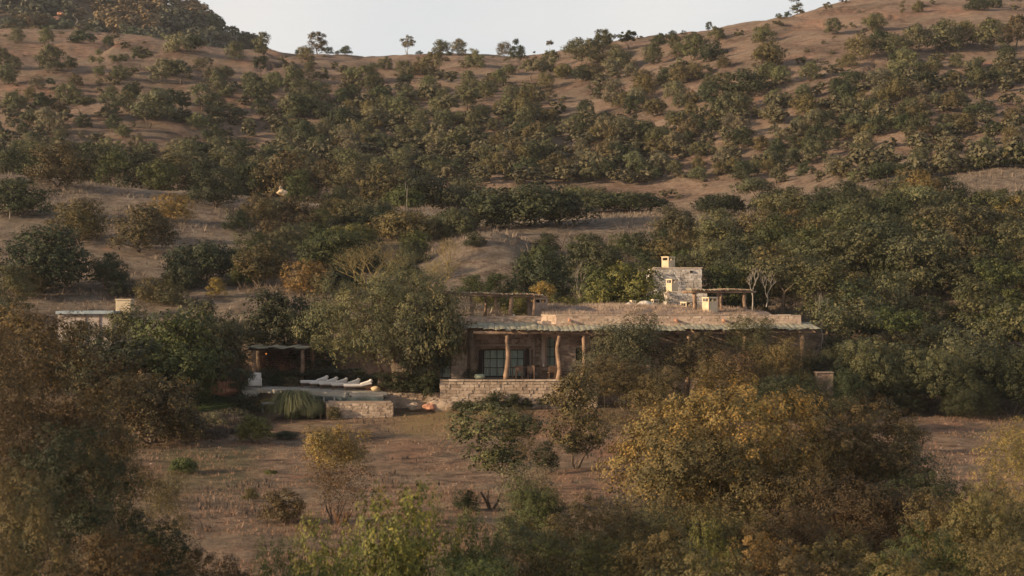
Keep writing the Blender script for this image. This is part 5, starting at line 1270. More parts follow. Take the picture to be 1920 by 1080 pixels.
# ------------------------------------------------------------------ middle ground: px, top, foot, width, tone, library, label; Y from the foot, or given
GS = 'shrubs on the slope left of the house'; GV = 'dark trees in the hollow behind the ridge'; GB = 'trees behind the house'; GR = 'trees on the right of the house'
MIDS = [
 (112, 268, 352, 128, 'brown', 2, 0, 'large rounded olive-brown tree standing on the left ridge'), (34, 333, 408, 112, 'dark', 3, 0, 'broad dark bush at the left edge below the ridge'),
 (145, 374, 458, 96, 'brown', 4, 0, 'olive-brown open bush on the slope left of the broad brown one'), (265, 384, 478, 104, 'brown', 4, 0, 'broad brown bush with bare stems in the middle of the left slope'),
 (320, 362, 416, 76, 'gold', 1, 0, 'low golden bush on the slope behind the broad brown one'), (404, 316, 388, 98, 'dark', 2, 0, 'dark green tree on the ridge at the head of the track'),
 (75, 425, 548, 168, 'dark', 3, 0, 'huge very dark evergreen mass on the lower left slope'), (16, 496, 600, 84, 'olive', 3, 0, 'grey-green bush at the left edge below the dark evergreen'),
 (385, 455, 530, 124, 'dark', 3, 0, 'wide dark thicket on the slope above the pavilion'), (490, 456, 540, 100, 'brown', 2, 0, 'rounded olive-brown tree beside the wide dark thicket'),
 (205, 475, 545, 66, 'dark', 1, 0, 'narrow dark bush right of the huge evergreen mass'), (232, 524, 560, 48, 'dark', 1, 0, 'dark bush standing behind the cream water tank'),
 (322, 514, 548, 42, 'gold', 1, 0, 'small golden bush below the wide dark thicket'), (405, 520, 560, 34, 'gold', 5, 0, 'thin golden shrub left of the olive-brown tree foot'),
 (565, 366, 432, 96, 'brown', 2, 0, 'olive-brown tree just below the ridge track'), (482, 365, 425, 64, 'brown', 1, 0, 'small bush where the ridge track begins'), (520, 372, 412, 70, 'olive', 1, 0, 'grey-green bush between two brown ones below the track'),
 (630, 373, 412, 62, 'brown', 1, 0, 'low brown bush under the track, third from its head'), (680, 372, 420, 90, 'olive', 3, 0, 'wide grey-green bush under the middle of the track'),
 (755, 396, 455, 120, 'brown', 2, 0, 'big brownish tree above the lacy acacia'), (708, 385, 440, 80, 'dark', 3, 0, 'dark bush left of the big brownish tree'), (855, 392, 440, 76, 'dark', 0, 0, 'dark round tree at the right end of the ridge track'),
 (572, 488, 560, 84, 'gold', 2, 0, 'golden-green tree above the pavilion roof'), (640, 432, 510, 120, 'green', 2, 0, 'bright green tree left of the lacy acacia'), (598, 448, 510, 80, 'dark', 3, 0, 'dark tree between the golden and the bright green ones'), (660, 420, 470, 90, 'lime', 1, 0, 'yellow-green bush behind the bright green tree'),
 (528, 546, 655, 132, 'dark', 3, 129.5, 'dark green tree directly behind the pavilion'), (592, 560, 700, 90, 'dark', 2, 128.5, 'dark tree between the pavilion and the big olive tree'),
 (888, 515, 560, 62, 'green', 1, 0, 'green bush at the foot of the pale mound'), (935, 512, 560, 60, 'green', 1, 141, 'green bush behind the left pergola'), (1010, 474, 580, 118, 'dark', 3, 142, 'large dark green tree behind the right end of the pergola'),
 (1175, 494, 590, 150, 'lime', 6, 137, 'bright yellow-green layered tree behind the grass roof'), (1130, 500, 590, 90, 'green', 3, 139, 'bright green tree left of the layered one'), (1225, 545, 590, 80, 'green', 1, 131.5, 'green bush spilling over the left side of the stone tower'),
 (1205, 470, 560, 90, 'dark', 3, 145, 'dark tree left of the stone tower'), (1115, 440, 560, 100, 'olive', 2, 150, 'grey-green tree behind the bright green one'),
 (1352, 496, 580, 84, 'green', 2, 138, 'dark green tree immediately right of the stone tower'), (1395, 488, 590, 84, 'green', 0, 140, 'green round tree behind the small pergola'),
 (912, 548, 596, 46, 'lime', 1, 127, 'yellow-green shrub behind the left pergola posts'), (975, 546, 596, 62, 'lime', 1, 127, 'yellow-green shrub behind the middle pergola posts'), (1062, 556, 594, 64, 'lime', 1, 127, 'yellow-green shrub on the roof right of the chimney'), (1018, 528, 596, 44, 'gold', 5, 129, 'golden wispy shrub above the right end of the pergola'),
 (990, 346, 425, 200, 'dark', 3, 0, 'very broad dark green clump beyond the end of the track'), (920, 372, 430, 90, 'dark', 3, 0, 'dark tree left of the very broad clump'), (1045, 362, 424, 70, 'brown', 2, 0, 'brownish tree on the right flank of the broad dark clump'),
 (1178, 360, 398, 130, 'dark', 3, 0, 'long dark hedge-like clump behind the dry grass bench'), (1268, 388, 458, 78, 'olive', 0, 0, 'neat round grey-green tree on the dry grass bench'), (1350, 364, 402, 92, 'dark', 3, 0, 'dark clump behind the neat round tree'), (1456, 358, 402, 84, 'dark', 3, 0, 'dark clump at the right end of the dry grass bench'),
 (1250, 444, 500, 84, 'brown', 2, 0, 'brown bush below the neat round tree'), (1325, 448, 500, 100, 'brown', 3, 0, 'brown bush right of the tower chimney'), (1470, 402, 475, 118, 'dark', 3, 0, 'near-black evergreen on the slope behind the house end'), (1400, 440, 490, 90, 'brown', 2, 0, 'brownish tree left of the near-black evergreen'),
 (1600, 374, 435, 130, 'green', 3, 0, 'bright green broad bush on the right bench'), (1540, 380, 430, 80, 'gold', 1, 0, 'golden bush left of the bright green broad one'), (1500, 392, 430, 70, 'gold', 1, 0, 'golden bush beside the near-black evergreen'),
 (1730, 318, 400, 84, 'gold', 2, 0, 'golden-topped tree on the right bench'), (1770, 330, 402, 84, 'dark', 0, 0, 'dark round tree beside the golden-topped one'), (1690, 360, 410, 70, 'green', 3, 0, 'green bush at the foot of the golden-topped tree'), (1850, 388, 440, 110, 'green', 3, 0, 'broad bright green bush on the right above the wood'), (1895, 370, 470, 90, 'gold', 2, 0, 'golden tree at the right edge above the wood'),
 (1760, 392, 520, 130, 'brown', 2, 0, 'tall olive-brown tree crowning the right-hand wood'), (1640, 420, 530, 110, 'dark', 3, 0, 'dark bright-fringed tree in the right-hand wood'), (1820, 450, 560, 130, 'brown', 2, 0, 'olive-brown tree below the broad bright green bush'),
 # in the hollow behind the ridge
 (20, 268, 330, 70, 'dark', 2, 236, None), (70, 262, 330, 80, 'olive', 3, 238, None), (215, 276, 340, 80, 'green', 3, 236, None), (170, 268, 340, 70, 'dark', 2, 238, None), (265, 285, 345, 80, 'dark', 3, 236, None), (330, 280, 350, 80, 'brown', 2, 238, None), (300, 300, 350, 70, 'green', 3, 233, None), (380, 292, 350, 70, 'dark', 3, 236, None), (440, 290, 360, 80, 'olive', 2, 240, None), (470, 305, 368, 70, 'dark', 3, 236, None),
 (532, 284, 372, 118, 'brown', 2, 238, 'large brown-crowned tree behind the ridge boulder'), (560, 318, 374, 60, 'green', 0, 232, 'bright green tree behind the ridge boulder'), (615, 300, 378, 86, 'brown', 2, 238, None), (655, 300, 380, 60, 'grey', 4, 235, 'ghostly grey leafless-looking tree behind the track'), (640, 350, 385, 60, 'dark', 1, 230, None),
 (722, 309, 386, 86, 'brown', 2, 236, 'round brown tree behind the track, left of the dead stem'), (790, 316, 390, 110, 'dark', 2, 236, 'dark spreading tree behind the track, right of the dead stem'), (755, 352, 390, 70, 'green', 6, 230, None), (850, 350, 396, 90, 'olive', 3, 236, None), (880, 330, 396, 80, 'olive', 2, 244, None), (1080, 350, 398, 90, 'olive', 3, 232, None), (1130, 352, 396, 60, 'grey', 2, 236, None),
 # low things on the level ground round the pool and clearing
 (450, 690, 742, 50, 'blue', 5, 119.3, 'blue-green leafy shrub left of the armchair'), (462, 737, 772, 58, 'dark', 1, 114.5, 'clipped dark dome bush left of the stone bench'), (500, 748, 776, 40, 'gold', 1, 116.2, None),
 (430, 766, 800, 80, 'grey', 1, 0, None), (625, 762, 784, 26, 'brown', 1, 112.1, 'small brown bush growing against the pool base wall'),
 (930, 734, 760, 52, 'dark', 1, 114.3, 'dark bush against the terrace wall, left of its pair'), (963, 738, 760, 36, 'dark', 1, 114.2, 'compact dark bush against the terrace wall, right of its pair'), (870, 752, 768, 46, 'dark', 1, 114.2, 'low creeping bush at the foot of the terrace wall'), (987, 746, 762, 22, 'dark', 5, 114.3, None),
 (478, 778, 832, 62, 'lime', 5, 0, 'yellow-green upright shrub at the edge of the clearing'), (535, 808, 826, 44, 'blue', 1, 0, 'low blue-green patch right of the yellow-green shrub'), (343, 858, 888, 46, 'green', 5, 0, 'little green shrub alone in the left of the clearing'),
 (507, 880, 907, 22, 'lime', 5, 0, 'tiny yellow-green shrub in the clearing'), (532, 918, 984, 84, 'brown', 5, 0, 'dark twiggy bush low in the clearing'), (470, 915, 940, 30, 'brown', 1, 0, None), (872, 918, 962, 44, 'dark', 1, 0, 'dark leafy shrub at the foot of the fan-shaped bush'), (1022, 828, 888, 52, 'dark', 3, 0, 'small dark bush right of the fan-shaped one'),
 (400, 772, 812, 60, 'grey', 1, 0, None), (330, 790, 830, 60, 'brown', 1, 0, None),
]
for i, (px, top, ft, w, tone, li, Y, lb) in enumerate(MIDS):
    if not Y: Y = hit(px, ft)
    if Y is None: continue
    z = ground(px, Y)
    top_z = ZP(top, Y); h = max(.3, top_z - z) / Y * F
    g_ = GV if 225 < Y < 246 and px < 1150 else GB if Y > 126 and 860 < px < 1420 else GS if px < 860 and Y > 126 else GR if px > 1420 else 'small shrubs round the house and clearing'
    kind = 'shrub' if h < 75 and Y < 135 else ('bush' if li in (1, 3, 5) else 'tree')
    zb = ZF + 3.7 if 100 < Y < 134 and 860 < px < 1100 and ft < 600 else None
    if zb: h = (top_z - zb) / Y * F
    put(fit(MID, w, h, MID[li]), px, Y, w * 1.12, h, tone, kind, label=lb, group=g_, z=zb)
spots_ = []
for (xa, xb, ya, yb, n_, g_) in ((430, 860, 425, 545, 34, GS), (880, 1320, 425, 540, 30, GB), (0, 430, 520, 590, 7, GS), (640, 900, 400, 440, 6, GS), (1330, 1560, 420, 540, 14, GR)):
    for _ in range(n_):
        px, py = RT.uniform(xa, xb), RT.uniform(ya, yb); Y = hit(px, py, 135)
        if Y is None or Y > 222 or (855 < px < 985 and 470 < py < 545) or any(abs(px - a) < 34 and abs(py - b) < 14 for a, b in spots_): continue
        w = RT.uniform(50, 100); h = w * RT.uniform(.6, .95)
        room = py - (398 if px < 870 else 438); 
        if px < 1420 and room < 22: continue
        if px < 1420 and h > room: w *= max(.5, room / h); h = min(h, room * 1.15)
        spots_.append((px, py))
        put(fit(MID, w, h), px, Y, w, h, RT.choice(['olive', 'olive', 'dark', 'green', 'brown', 'dark', 'green']), 'slope_bush', group=g_, cat='bush', sink=.1)
# the wood on the right of the house, tree by tree from back to front
wood = []
for Y, a, b, h_ in ((206, 1380, 1950, 4.6), (192, 1450, 1980, 5.0), (178, 1340, 1980, 5.0), (166, 1330, 1980, 5.2), (155, 1410, 1990, 5.6), (145, 1420, 2000, 6.0), (136, 1440, 2000, 6.4), (128.5, 1560, 2010, 6.6), (121.5, 1590, 2010, 6.2), (115.5, 1600, 2010, 5.4)):
    px = a + RT.uniform(0, 40)
    while px < b:
        w = RT.uniform(85, 135) * 130 / Y; h = h_ * RT.uniform(.6, 1.08) / Y * F
        if not (px > 1760 and Y > 185): put(fit(MID, w, h, MID[RT.choice((0, 2, 2, 3, 3, 4, 1))]), px, Y + RT.uniform(-3, 3), w * 1.15, h, RT.choice(['olive', 'olive', 'brown', 'dark', 'silver', 'olive', 'green', 'olive']), 'wood_tree', group='trees of the wood right of the house', cat='tree')
        px += w * RT.uniform(.62, .85)
# bushes behind the left clearing and along the left edge
for (px, top, w, tone, li, Y, lb) in [(312, 585, 190, 'green', 3, 116, 'big dark green rounded tree above the lawn'), (385, 565, 150, 'olive', 2, 121, 'grey-green tree between the lawn tree and the pavilion'), (236, 571, 110, 'olive', 3, 124, 'grey-green tree in front of the cream water tank'),
        (150, 606, 140, 'olive', 2, 118, 'grey-green tree below the shed'), (40, 574, 130, 'gold', 2, 117, 'golden-green tree at the left edge beside the shed'), (250, 640, 180, 'dark', 3, 111, 'very dark tree in front of the lawn tree'), (335, 650, 120, 'green', 3, 111.5, 'green bush overhanging the lawn'), (430, 600, 90, 'olive', 3, 125, 'grey-green bush left of the pavilion roof'),
        (285, 700, 190, 'brown', 5, 98, 'tall brown grassy bush at the left side of the clearing'), (225, 705, 130, 'brown', 3, 96, 'olive-brown bush left of the tall brown grassy one'), (-30, 560, 150, 'olive', 3, 122, None), (330, 745, 90, 'brown', 5, 102, 'thin brown bush at the clearing edge')]:
    h = (ZP(top, Y) - ground(px, Y)) / Y * F; put(fit(MID, w, h, MID[li]), px, Y, w * 1.12, h, tone, 'tree', label=lb, group='trees left of the pool lawn')
# planting beds behind the loungers and below the wing
for i, (px, top, w, tone, Y) in enumerate([(505, 690, 44, 'blue', 123.4), (535, 696, 50, 'dark', 123.0), (565, 692, 50, 'dark', 123.3), (590, 690, 50, 'olive', 124.6), (618, 688, 52, 'dark', 124.0), (648, 690, 54, 'dark', 123.0), (676, 694, 46, 'dark', 121.8), (706, 700, 46, 'dark', 120.6), (738, 696, 50, 'dark', 116.5), (764, 700, 54, 'dark', 116.4), (800, 700, 50, 'dark', 116.3), (812, 712, 40, 'dark', 116.4), (545, 706, 30, 'grey', 122.2), (885, 690, 26, 'dark', 116.6), (1018, 746, 22, 'dark', 114.4)]):
    z = .9 if px < 820 else (ZF if px < 900 else ground(px, Y)); h = (ZP(top, Y) - z) / Y * F
    put(MID[(1, 3, 5)[i % 3]], px, Y, w * 1.25, h, tone, 'garden_shrub', group='garden shrubs round the pool deck and terrace', cat='shrub', z=z, label='dark potted shrub in the shaded porch corner' if px == 885 else ('small creeper against the right of the terrace wall' if px == 1018 else None), parts=('foliage', 'stems'))
tag(MB().lathe((XP(885, 116.6), 116.6, ZF - .0), [(.16, 0), (.24, .3), (.22, .34)], 10).build('shrub_pot', M_DARK, None, True), 'dark pot of the shrub in the shaded porch corner', 'pot')
# trailing creeper over the low wall
put(MID[5], 806, 115.1, 34, (ZP(690, 115.1) - .2) / 115.1 * F * 1.0 if False else 74, 'dark', 'creeper', label='dark creeper hanging over the low wall beside the terrace corner', group=None, parts=('foliage', 'stems'))
# weeping grass clump
def weeping(n, r, h, seed, seg=5):
    rg = np.random.default_rng(seed); a = rg.uniform(0, 6.283, n); d = np.stack([np.cos(a), np.sin(a)], 1); reach = r * rg.uniform(.15, 1.0, n); top = h * rg.uniform(.45, 1.0, n)
    fall = rg.uniform(.3, 1.0, n); t = np.linspace(0, 1, seg + 1); out = []
    b = d * (rg.random(n) ** .7 * r * .35)[:, None]; s = np.stack([-d[:, 1], d[:, 0]], 1)
    def at(tt):
        return b + (d + np.stack([np.sin(a * 7 + fall * 9), np.cos(a * 5 + fall * 7)], 1) * .28 * tt) * (reach * tt ** 1.3)[:, None], np.maximum(top * (np.sin(tt * 1.9) - fall * .75 * max(0, tt - .5) * 2 * tt), .02), .014 * (1 - tt * .7)
    for tt in t:
        x0, z0, w0_ = at(tt); out.append(np.stack([np.c_[x0 - s * w0_, z0], np.c_[x0 + s * w0_, z0]], 1))
    v = np.stack(out, 1).reshape(-1, 3); me = bpy.data.meshes.new('weeping_blades'); k = 2 * (seg + 1)
    base_ = np.arange(n)[:, None, None] * k + np.arange(seg)[None, :, None] * 2 + np.array([0, 1, 3, 2])[None, None, :]
    idx = base_.reshape(-1).astype(np.int32)
    me.vertices.add(len(v)); me.vertices.foreach_set('co', v.astype(np.float32).ravel()); me.loops.add(len(idx)); me.loops.foreach_set('vertex_index', idx)
    me.polygons.add(len(idx) // 4); me.polygons.foreach_set('loop_start', np.arange(0, len(idx), 4, dtype=np.int32)); me.materials.append(M_PAMPAS); me.update(calc_edges=True)
    return me
for i, (px, Y, r, h, lb) in enumerate([(550, 113.2, 1.6, 2.1, 'big weeping clump of green pampas-like grass below the pool deck'), (584, 113.0, .85, 1.4, 'smaller clump of weeping grass against the pool base')]):
    g = ground(px, Y); t = empty('weeping_grass', (XP(px, Y), Y, g), lb, 'ornamental grass')
    o = link('blades', weeping(3200, r, h, 40 + i), t); o['kind'] = 'stuff'
# mauve herb bank
pts = []; rg = np.random.default_rng(91)
for (px, Y, r, h) in [(370, 107.5, 1.3, .9), (398, 108.5, 1.1, .9), (425, 109, 1.1, .8), (445, 108, .9, .7), (350, 105, 1.0, .8), (380, 104.5, 1.2, .6), (420, 105.5, 1.2, .55), (455, 110.5, .9, .6), (395, 101.5, 1.0, .5)]:
    g = ground(px, Y); t = empty('herb_mound', (XP(px, Y), Y, g), None, 'herb bush', 'mauve-grey herb mounds at the edge of the clearing')
    t['label'] = 'x'; PLACED.append((t, px, 540 - (g - H) / Y * F, r * 30, 'grey', 'mauve herb mound', Y))
    n_ = 420; a = rg.uniform(0, 6.283, n_); rr_ = r * rg.random(n_) ** .5; hh_ = h * np.sqrt(np.maximum(.05, 1 - (rr_ / r) ** 2))
    pz = np.stack([rr_ * np.cos(a), rr_ * np.sin(a), hh_ * .35], 1)
    o = link('herb_stems', quads_mesh('herb_stems', blades(pz, hh_ * .75, .09, 5, int(px)), M_LAVEN, 3), t); o['kind'] = 'stuff'

# the big olive tree between the pool and the house
Yo = 118.2; z = ground(748, Yo)
o = put(OLIVE, 722, 118.6, 306, (ZP(508, 118.6) - .5) / 118.6 * F, 'silver', 'olive_tree', label='great spreading grey-green olive tree between the pool and the house', z=.5, rz=.6)
o = put(MID[2], 822, 115.6, 104, (ZP(556, 115.6) - 2.2) / 115.6 * F, 'silver', 'olive_tree', label='smaller olive branch-mass in front of the left wing of the house', z=2.2, rz=1.0, parts=('crown', 'trunk')); 
o = put(MID[3], 772, 115.9, 110, (ZP(566, 115.9) - ZP(690, 115.9)) / 115.9 * F, 'silver', 'olive_tree', label='middle olive bough-mass between the great crown and the house wing', z=ZP(690, 115.9), rz=2.0)
o = put(MID[1], 800, 116.0, 96, (ZP(606, 116) - ZP(708, 116)) / 116 * F, 'dark', 'olive_tree', label='dark low olive boughs in front of the left wing windows', z=ZP(708, 116), rz=3.0)
tr_ = MB(); tr_.tube([(XP(748, Yo), Yo, .6), (XP(747, Yo), Yo, 1.6), (XP(742, Yo), Yo, 2.6), (XP(728, Yo), Yo, 4.2)], [.5, .36, .32, .2], 9).tube([(XP(747, Yo), Yo, 1.7), (XP(760, Yo), Yo, 2.9), (XP(778, Yo), Yo - .3, 4.6)], [.3, .22, .12], 8)
t = tr_.build('gnarled_limb', M_BARK, bpy.data.objects['olive_tree'] if False else None, True); tag(t, 'gnarled double trunk under the great olive tree', 'tree trunk')

# lacy acacias with yellowish limbs
def acacia(px, Y, w, h, seed, label, base):
    mb, tips = raw_branches(seed, 4, .50, .30, .014, .35, (2, 3), .30, flat=.2, shrink=.74, stems=6)
    tp = np.array([tuple(t) for t in tips]); ex = np.abs(tp[:, :2]).max() * 2; ez = tp[:, 2].max()
    rg = np.random.default_rng(seed); k = rg.integers(len(tp), size=4200)
    pos = tp[k] + rg.normal(size=(4200, 3)) * np.array([.06, .06, .014]); n_ = len(pos)
    out = unit(np.array([0, 0, 1]) + rg.normal(size=(n_, 3)) * .5); u_ = unit(np.cross(out, rg.normal(size=(n_, 3)))); w_ = np.cross(out, u_); s_ = .017
    v_ = np.stack([pos - u_ * s_ * .5, pos - w_ * s_ * .25, pos + u_ * s_ * .5, pos + w_ * s_ * .25], 1).reshape(-1, 3)
    v_[:, :2] /= ex; v_[:, 2] /= ez; mb.v = [(a / ex, b / ex, c / ez) for a, b, c in mb.v]
    return put((quads_mesh('acacia_foliage', v_, M_LEAF), mb.mesh('acacia_wood', M_YBARK)), px, Y, w, h, 'straw', 'acacia_tree', label=label, group='lacy acacias behind the olive tree', z=base)
acacia(694, 141, 215, 96, 12, 'lacy acacia with yellow limbs rising behind the great olive tree', ZP(546, 141))
acacia(815, 138, 110, 88, 15, 'smaller lacy acacia right of the other, above the house wing', ZP(562, 138))
acacia(840, 160, 60, 60, 18, 'thin pale acacia at the left edge of the pale mound', None)

# dead bare trees
def dead(px, Y, w, h, seed, label, z=None, levels=5, spread=.45, kids=(2, 3), m=None, rr_=.022, start=.4, up=.5):
    mb, tips = raw_branches(seed, levels, spread, .3, rr_, up, kids, start, 0, .68, 6)
    va = np.array(mb.v); ex = np.abs(va[:, 0]).max() * 2; ez = va[:, 2].max()
    x0 = XP(px, Y); zz = ground(px, Y) if z is None else z; W, Hh = w / F * Y, h / F * Y
    mb.v = [(a / ex * W, b / ex * W, c / ez * Hh) for a, b, c in mb.v]
    o = link('dead_tree', mb.mesh('dead_tree', m or M_PALEBARK, True)); o.location = (x0, Y, zz)
    return tag(o, label, 'dead tree', 'bare dead trees')
dead(1411, 130.5, 46, 82, 3, 'bare pale dead tree with forked arms right of the small pergola', ZP(580, 130.5), rr_=.028)
dead(1437, 131, 40, 66, 8, 'second bare dead tree just right of the forked one', ZP(574, 131), rr_=.026)
dead(1540, 126, 30, 106, 5, 'tall thin dead tree at the right end of the house', ZP(652, 126), 5, .42, (2, 3), rr_=.02)
dead(1086, 140, 34, 100, 21, 'pale dead snag with crooked arms left of the bright green tree', ZP(590, 140), 5, .5, rr_=.024)
dead(1055, 172, 70, 100, 33, 'dead grey tree with wide arms in front of the broad dark clump', ZP(490, 172), 5, .45, (2, 2), m=M_BARK, rr_=.016)
dead(764, 214, 12, 60, 4, 'single dead stem standing on the ridge track', None, 2, .3, (1, 2), rr_=.02)
dead(18, 182, 50, 60, 9, 'dead grey branches at the left edge of the slope', None, 3, .6)
dead(243, 192, 26, 34, 6, 'small bleached dead branch above the broad brown bush', None, 2, .6)
dead(362, 178, 26, 34, 14, 'bleached forked branch above the wide dark thicket', None, 2, .55, (2, 2))
dead(1735, 165, 50, 70, 19, 'grey dead boughs showing in the right-hand wood', None, 4, .5)
dead(140, 625, 16, 46, 11, 'pale dead trunk among the trees of the peak', None, 3, .3, (1, 2))

# ------------------------------------------------------------------ bushes between the house and the camera
def near(px, top, Y, w, tone, lib, label, parts=('foliage', 'branches'), kind='bush', foot=None, exact=False):
    z = ground(px, Y); h_ = (ZP(top, Y) - z) / Y * F
    if not exact and lib not in (SPARSE, SPRIG, NEAR[4]): lib = fit([q for q in NEAR if q is not NEAR[4] and q is not NEAR[8]], w, h_, lib)
    return put(lib, px, Y, w, (ZP(top, Y) - z) / Y * F, tone, kind, label=label, group='bushes in front of the house', parts=parts)
near(1182, 590, 112, 190, 'olive', NEAR[0], 'tall grey-green tree hiding the middle of the porch', kind='tree')
near(1310, 622, 111.5, 140, 'brown', NEAR[3], 'brownish tree in front of the right half of the porch roof', kind='tree')
near(1412, 590, 114, 90, 'olive', NEAR[2], 'upright green tree reaching the porch roof near its right end', kind='tree')
near(1368, 650, 108, 120, 'rust', SPARSE, 'leafless rusty twig bush in front of the long house wall')
near(1460, 632, 111, 130, 'brown', NEAR[1], 'olive-brown bush below the right end of the porch roof')
near(1535, 655, 113.5, 120, 'dark', NEAR[1], 'dark bush at the right corner of the house')
near(1238, 690, 106, 130, 'brown', NEAR[1], 'brown bush below the tall tree that hides the porch')
near(1150, 668, 107, 130, 'brown', NEAR[3], 'thin brown bush right of the terrace wall')
near(1078, 690, 85, 124, 'brown', MID[7], 'straggly brown tree standing on the red bare ground', kind='tree', exact=True)
near(1080, 808, 84.4, 50, 'dark', NEAR[1], 'dark bush at the foot of the straggly brown tree')
near(1170, 760, 92, 120, 'brown', SPARSE, 'bare brown twig bush left of the great golden bush')
near(1480, 700, 100, 150, 'dark', NEAR[3], 'dark bush behind the top of the great golden bush')
near(1590, 690, 109, 80, 'dark', NEAR[1], 'dark bush against the right side of the stone pillar')
near(1515, 728, 106, 90, 'umber', NEAR[1], 'dark brown bush in front of the foot of the stone pillar')
near(1620, 640, 112.5, 150, 'olive', NEAR[0], 'grey-green tree right of the stone pillar', kind='tree')
near(1755, 650, 112, 170, 'olive', NEAR[3], 'grey-green tree at the front edge of the right wood', kind='tree')
near(1900, 655, 112, 170, 'dark', NEAR[0], 'dark tree at the right edge in front of the wood', kind='tree')
near(1690, 700, 111, 110, 'dark', NEAR[1], 'dark bush between the two grey-green front trees')
near(1820, 715, 109.5, 110, 'dark', NEAR[1], 'dark low bush in the shade at the front of the wood')
near(1650, 765, 101, 90, 'grey', SPARSE, 'dusty low bush at the left end of the right bare patch')
near(1700, 795, 90, 60, 'grey', SPRIG, 'little dusty bush on the right bare patch')
near(1350, 668, 109, 120, 'brown', NEAR[1], 'brown bush hiding the long wall between two porch posts')
near(1490, 870, 53, 240, 'umber', NEAR[1], 'dark brown bush under the middle of the great golden one')
# the clearing
near(922, 757, 70, 160, 'olive', MID[5], 'fan-shaped grey-green bush on thin upright stems in the middle of the clearing', exact=True)
near(975, 762, 74, 70, 'brown', NEAR[1], 'browner crown leaning behind the fan-shaped bush')
near(986, 860, 60, 130, 'grey', SPARSE, 'grey twiggy bush below the fan-shaped one')
near(1000, 900, 56, 150, 'green', NEAR[1], 'dull green bush below the grey twiggy one')
near(628, 793, 66, 132, 'gold', NEAR[8], 'golden round-headed bush on rusty bare stems in the clearing', exact=True)
near(640, 860, 64.5, 140, 'rust', SPARSE, 'rusty leafless brush under the golden round head')
# the great golden bush and its neighbours
near(1362, 716, 57, 410, 'gold', NEAR[0], 'great spreading golden-brown bush in front of the house', exact=True)
near(1300, 790, 54, 330, 'brown', NEAR[3], 'lower left bough-mass of the great golden bush')
near(1620, 745, 58, 250, 'brown', NEAR[3], 'tall brown bush right of the great golden one')
near(1600, 820, 62, 330, 'dark', NEAR[0], 'very dark bush behind the right side of the great golden one')
near(1735, 880, 52, 190, 'dark', NEAR[3], 'dark twiggy bush between the brown one and the right edge')
near(1905, 786, 47, 190, 'gold', NEAR[0], 'golden bush at the right edge of the photo')
near(1850, 900, 44, 170, 'brown', NEAR[3], 'brown bush below the golden one at the right edge')
# left tall brown trees
near(95, 590, 40, 300, 'umber', NEAR[6], 'tall rust-brown tree close to the camera on the left', kind='tree')
near(-10, 600, 37, 260, 'umber', NEAR[5], 'rust-brown tree cut by the left edge', kind='tree')
near(175, 740, 41, 150, 'brown', NEAR[3], 'dim brown bush right of the tall rust-brown tree')
near(130, 800, 35, 240, 'dark', NEAR[1], 'dark bush at the foot of the tall rust-brown tree')
near(315, 890, 48, 120, 'brown', NEAR[3], 'dull brown bush low in the left of the clearing')
near(265, 960, 40, 190, 'dark', NEAR[1], 'dull green bush at the bottom left')
near(20, 880, 30, 200, 'brown', NEAR[3], 'brown bush in the bottom left corner')
# bottom edge
near(745, 920, 35, 300, 'lime', NEAR[4], 'yellow-green leafy bush at the bottom edge')
near(620, 985, 33, 180, 'lime', NEAR[4], 'low yellow-green bush left of the tall leafy one')
near(530, 1020, 32, 160, 'green', NEAR[4], 'green bush at the bottom edge, leftmost of the leafy ones')
near(880, 965, 38, 130, 'green', NEAR[4], 'green leafy bush right of the yellow-green one')
near(985, 985, 42, 180, 'olive', NEAR[3], 'grey-green bush at the bottom edge below the dull green one')
near(1120, 930, 46, 190, 'brown', NEAR[3], 'brown bush left of the foot of the great golden bush')
near(1080, 1000, 36, 190, 'green', NEAR[1], 'olive-coloured bush at the bottom edge, centre')
near(1240, 990, 38, 200, 'brown', NEAR[1], 'brown bush at the bottom edge under the great golden one')
near(1330, 985, 36, 120, 'lime', NEAR[4], 'small yellow-green leafy bush under the great golden one')
near(1430, 1000, 37, 220, 'rust', NEAR[3], 'rusty bush at the bottom edge right of the centre')
near(1580, 1000, 38, 220, 'brown', NEAR[3], 'brown bush at the bottom edge towards the right')
near(1740, 990, 37, 220, 'green', NEAR[1], 'green bush at the bottom edge near the right corner')
near(1880, 1010, 36, 180, 'brown', NEAR[1], 'brown bush in the bottom right corner')

for i, (px, top, Y, w, tone, li, lb) in enumerate([(1350, 955, 48, 300, 'brown', 7, 'low brown undergrowth below the middle of the great golden bush'), (1500, 960, 48, 300, 'umber', 7, 'dark brown undergrowth below the right of the great golden bush'), (1200, 950, 48, 240, 'olive', 7, 'dull undergrowth left of the great golden bush foot'), (1640, 900, 50, 260, 'umber', 1, 'dark brown bush under the very dark one'),
        (1780, 930, 46, 240, 'brown', 1, 'brown bush below the dark twiggy one at the right'), (1010, 1030, 40, 260, 'umber', 7, 'dark low thicket at the bottom edge left of centre'), (880, 1040, 34, 200, 'green', 1, 'green thicket at the bottom edge below the leafy bushes'), (1320, 1030, 34, 260, 'brown', 7, 'brown thicket at the bottom edge right of centre'), (1500, 1040, 34, 260, 'umber', 7, 'dark brown thicket at the bottom edge under the rusty bush'), (1680, 1040, 34, 260, 'brown', 7, 'brown thicket at the bottom edge near the green bush'),
        (200, 1000, 33, 280, 'umber', 7, 'dark brown thicket at the bottom left'), (390, 1035, 36, 180, 'umber', 7, 'dark brown low thicket right of the bottom left bushes'), (60, 760, 38, 200, 'umber', 3, 'dark brown bush against the tall rust-brown tree'), (215, 800, 44, 140, 'umber', 3, 'dark brown bush between the tall tree and the clearing')]):
    near(px, top, Y, w, tone, NEAR[li], lb)
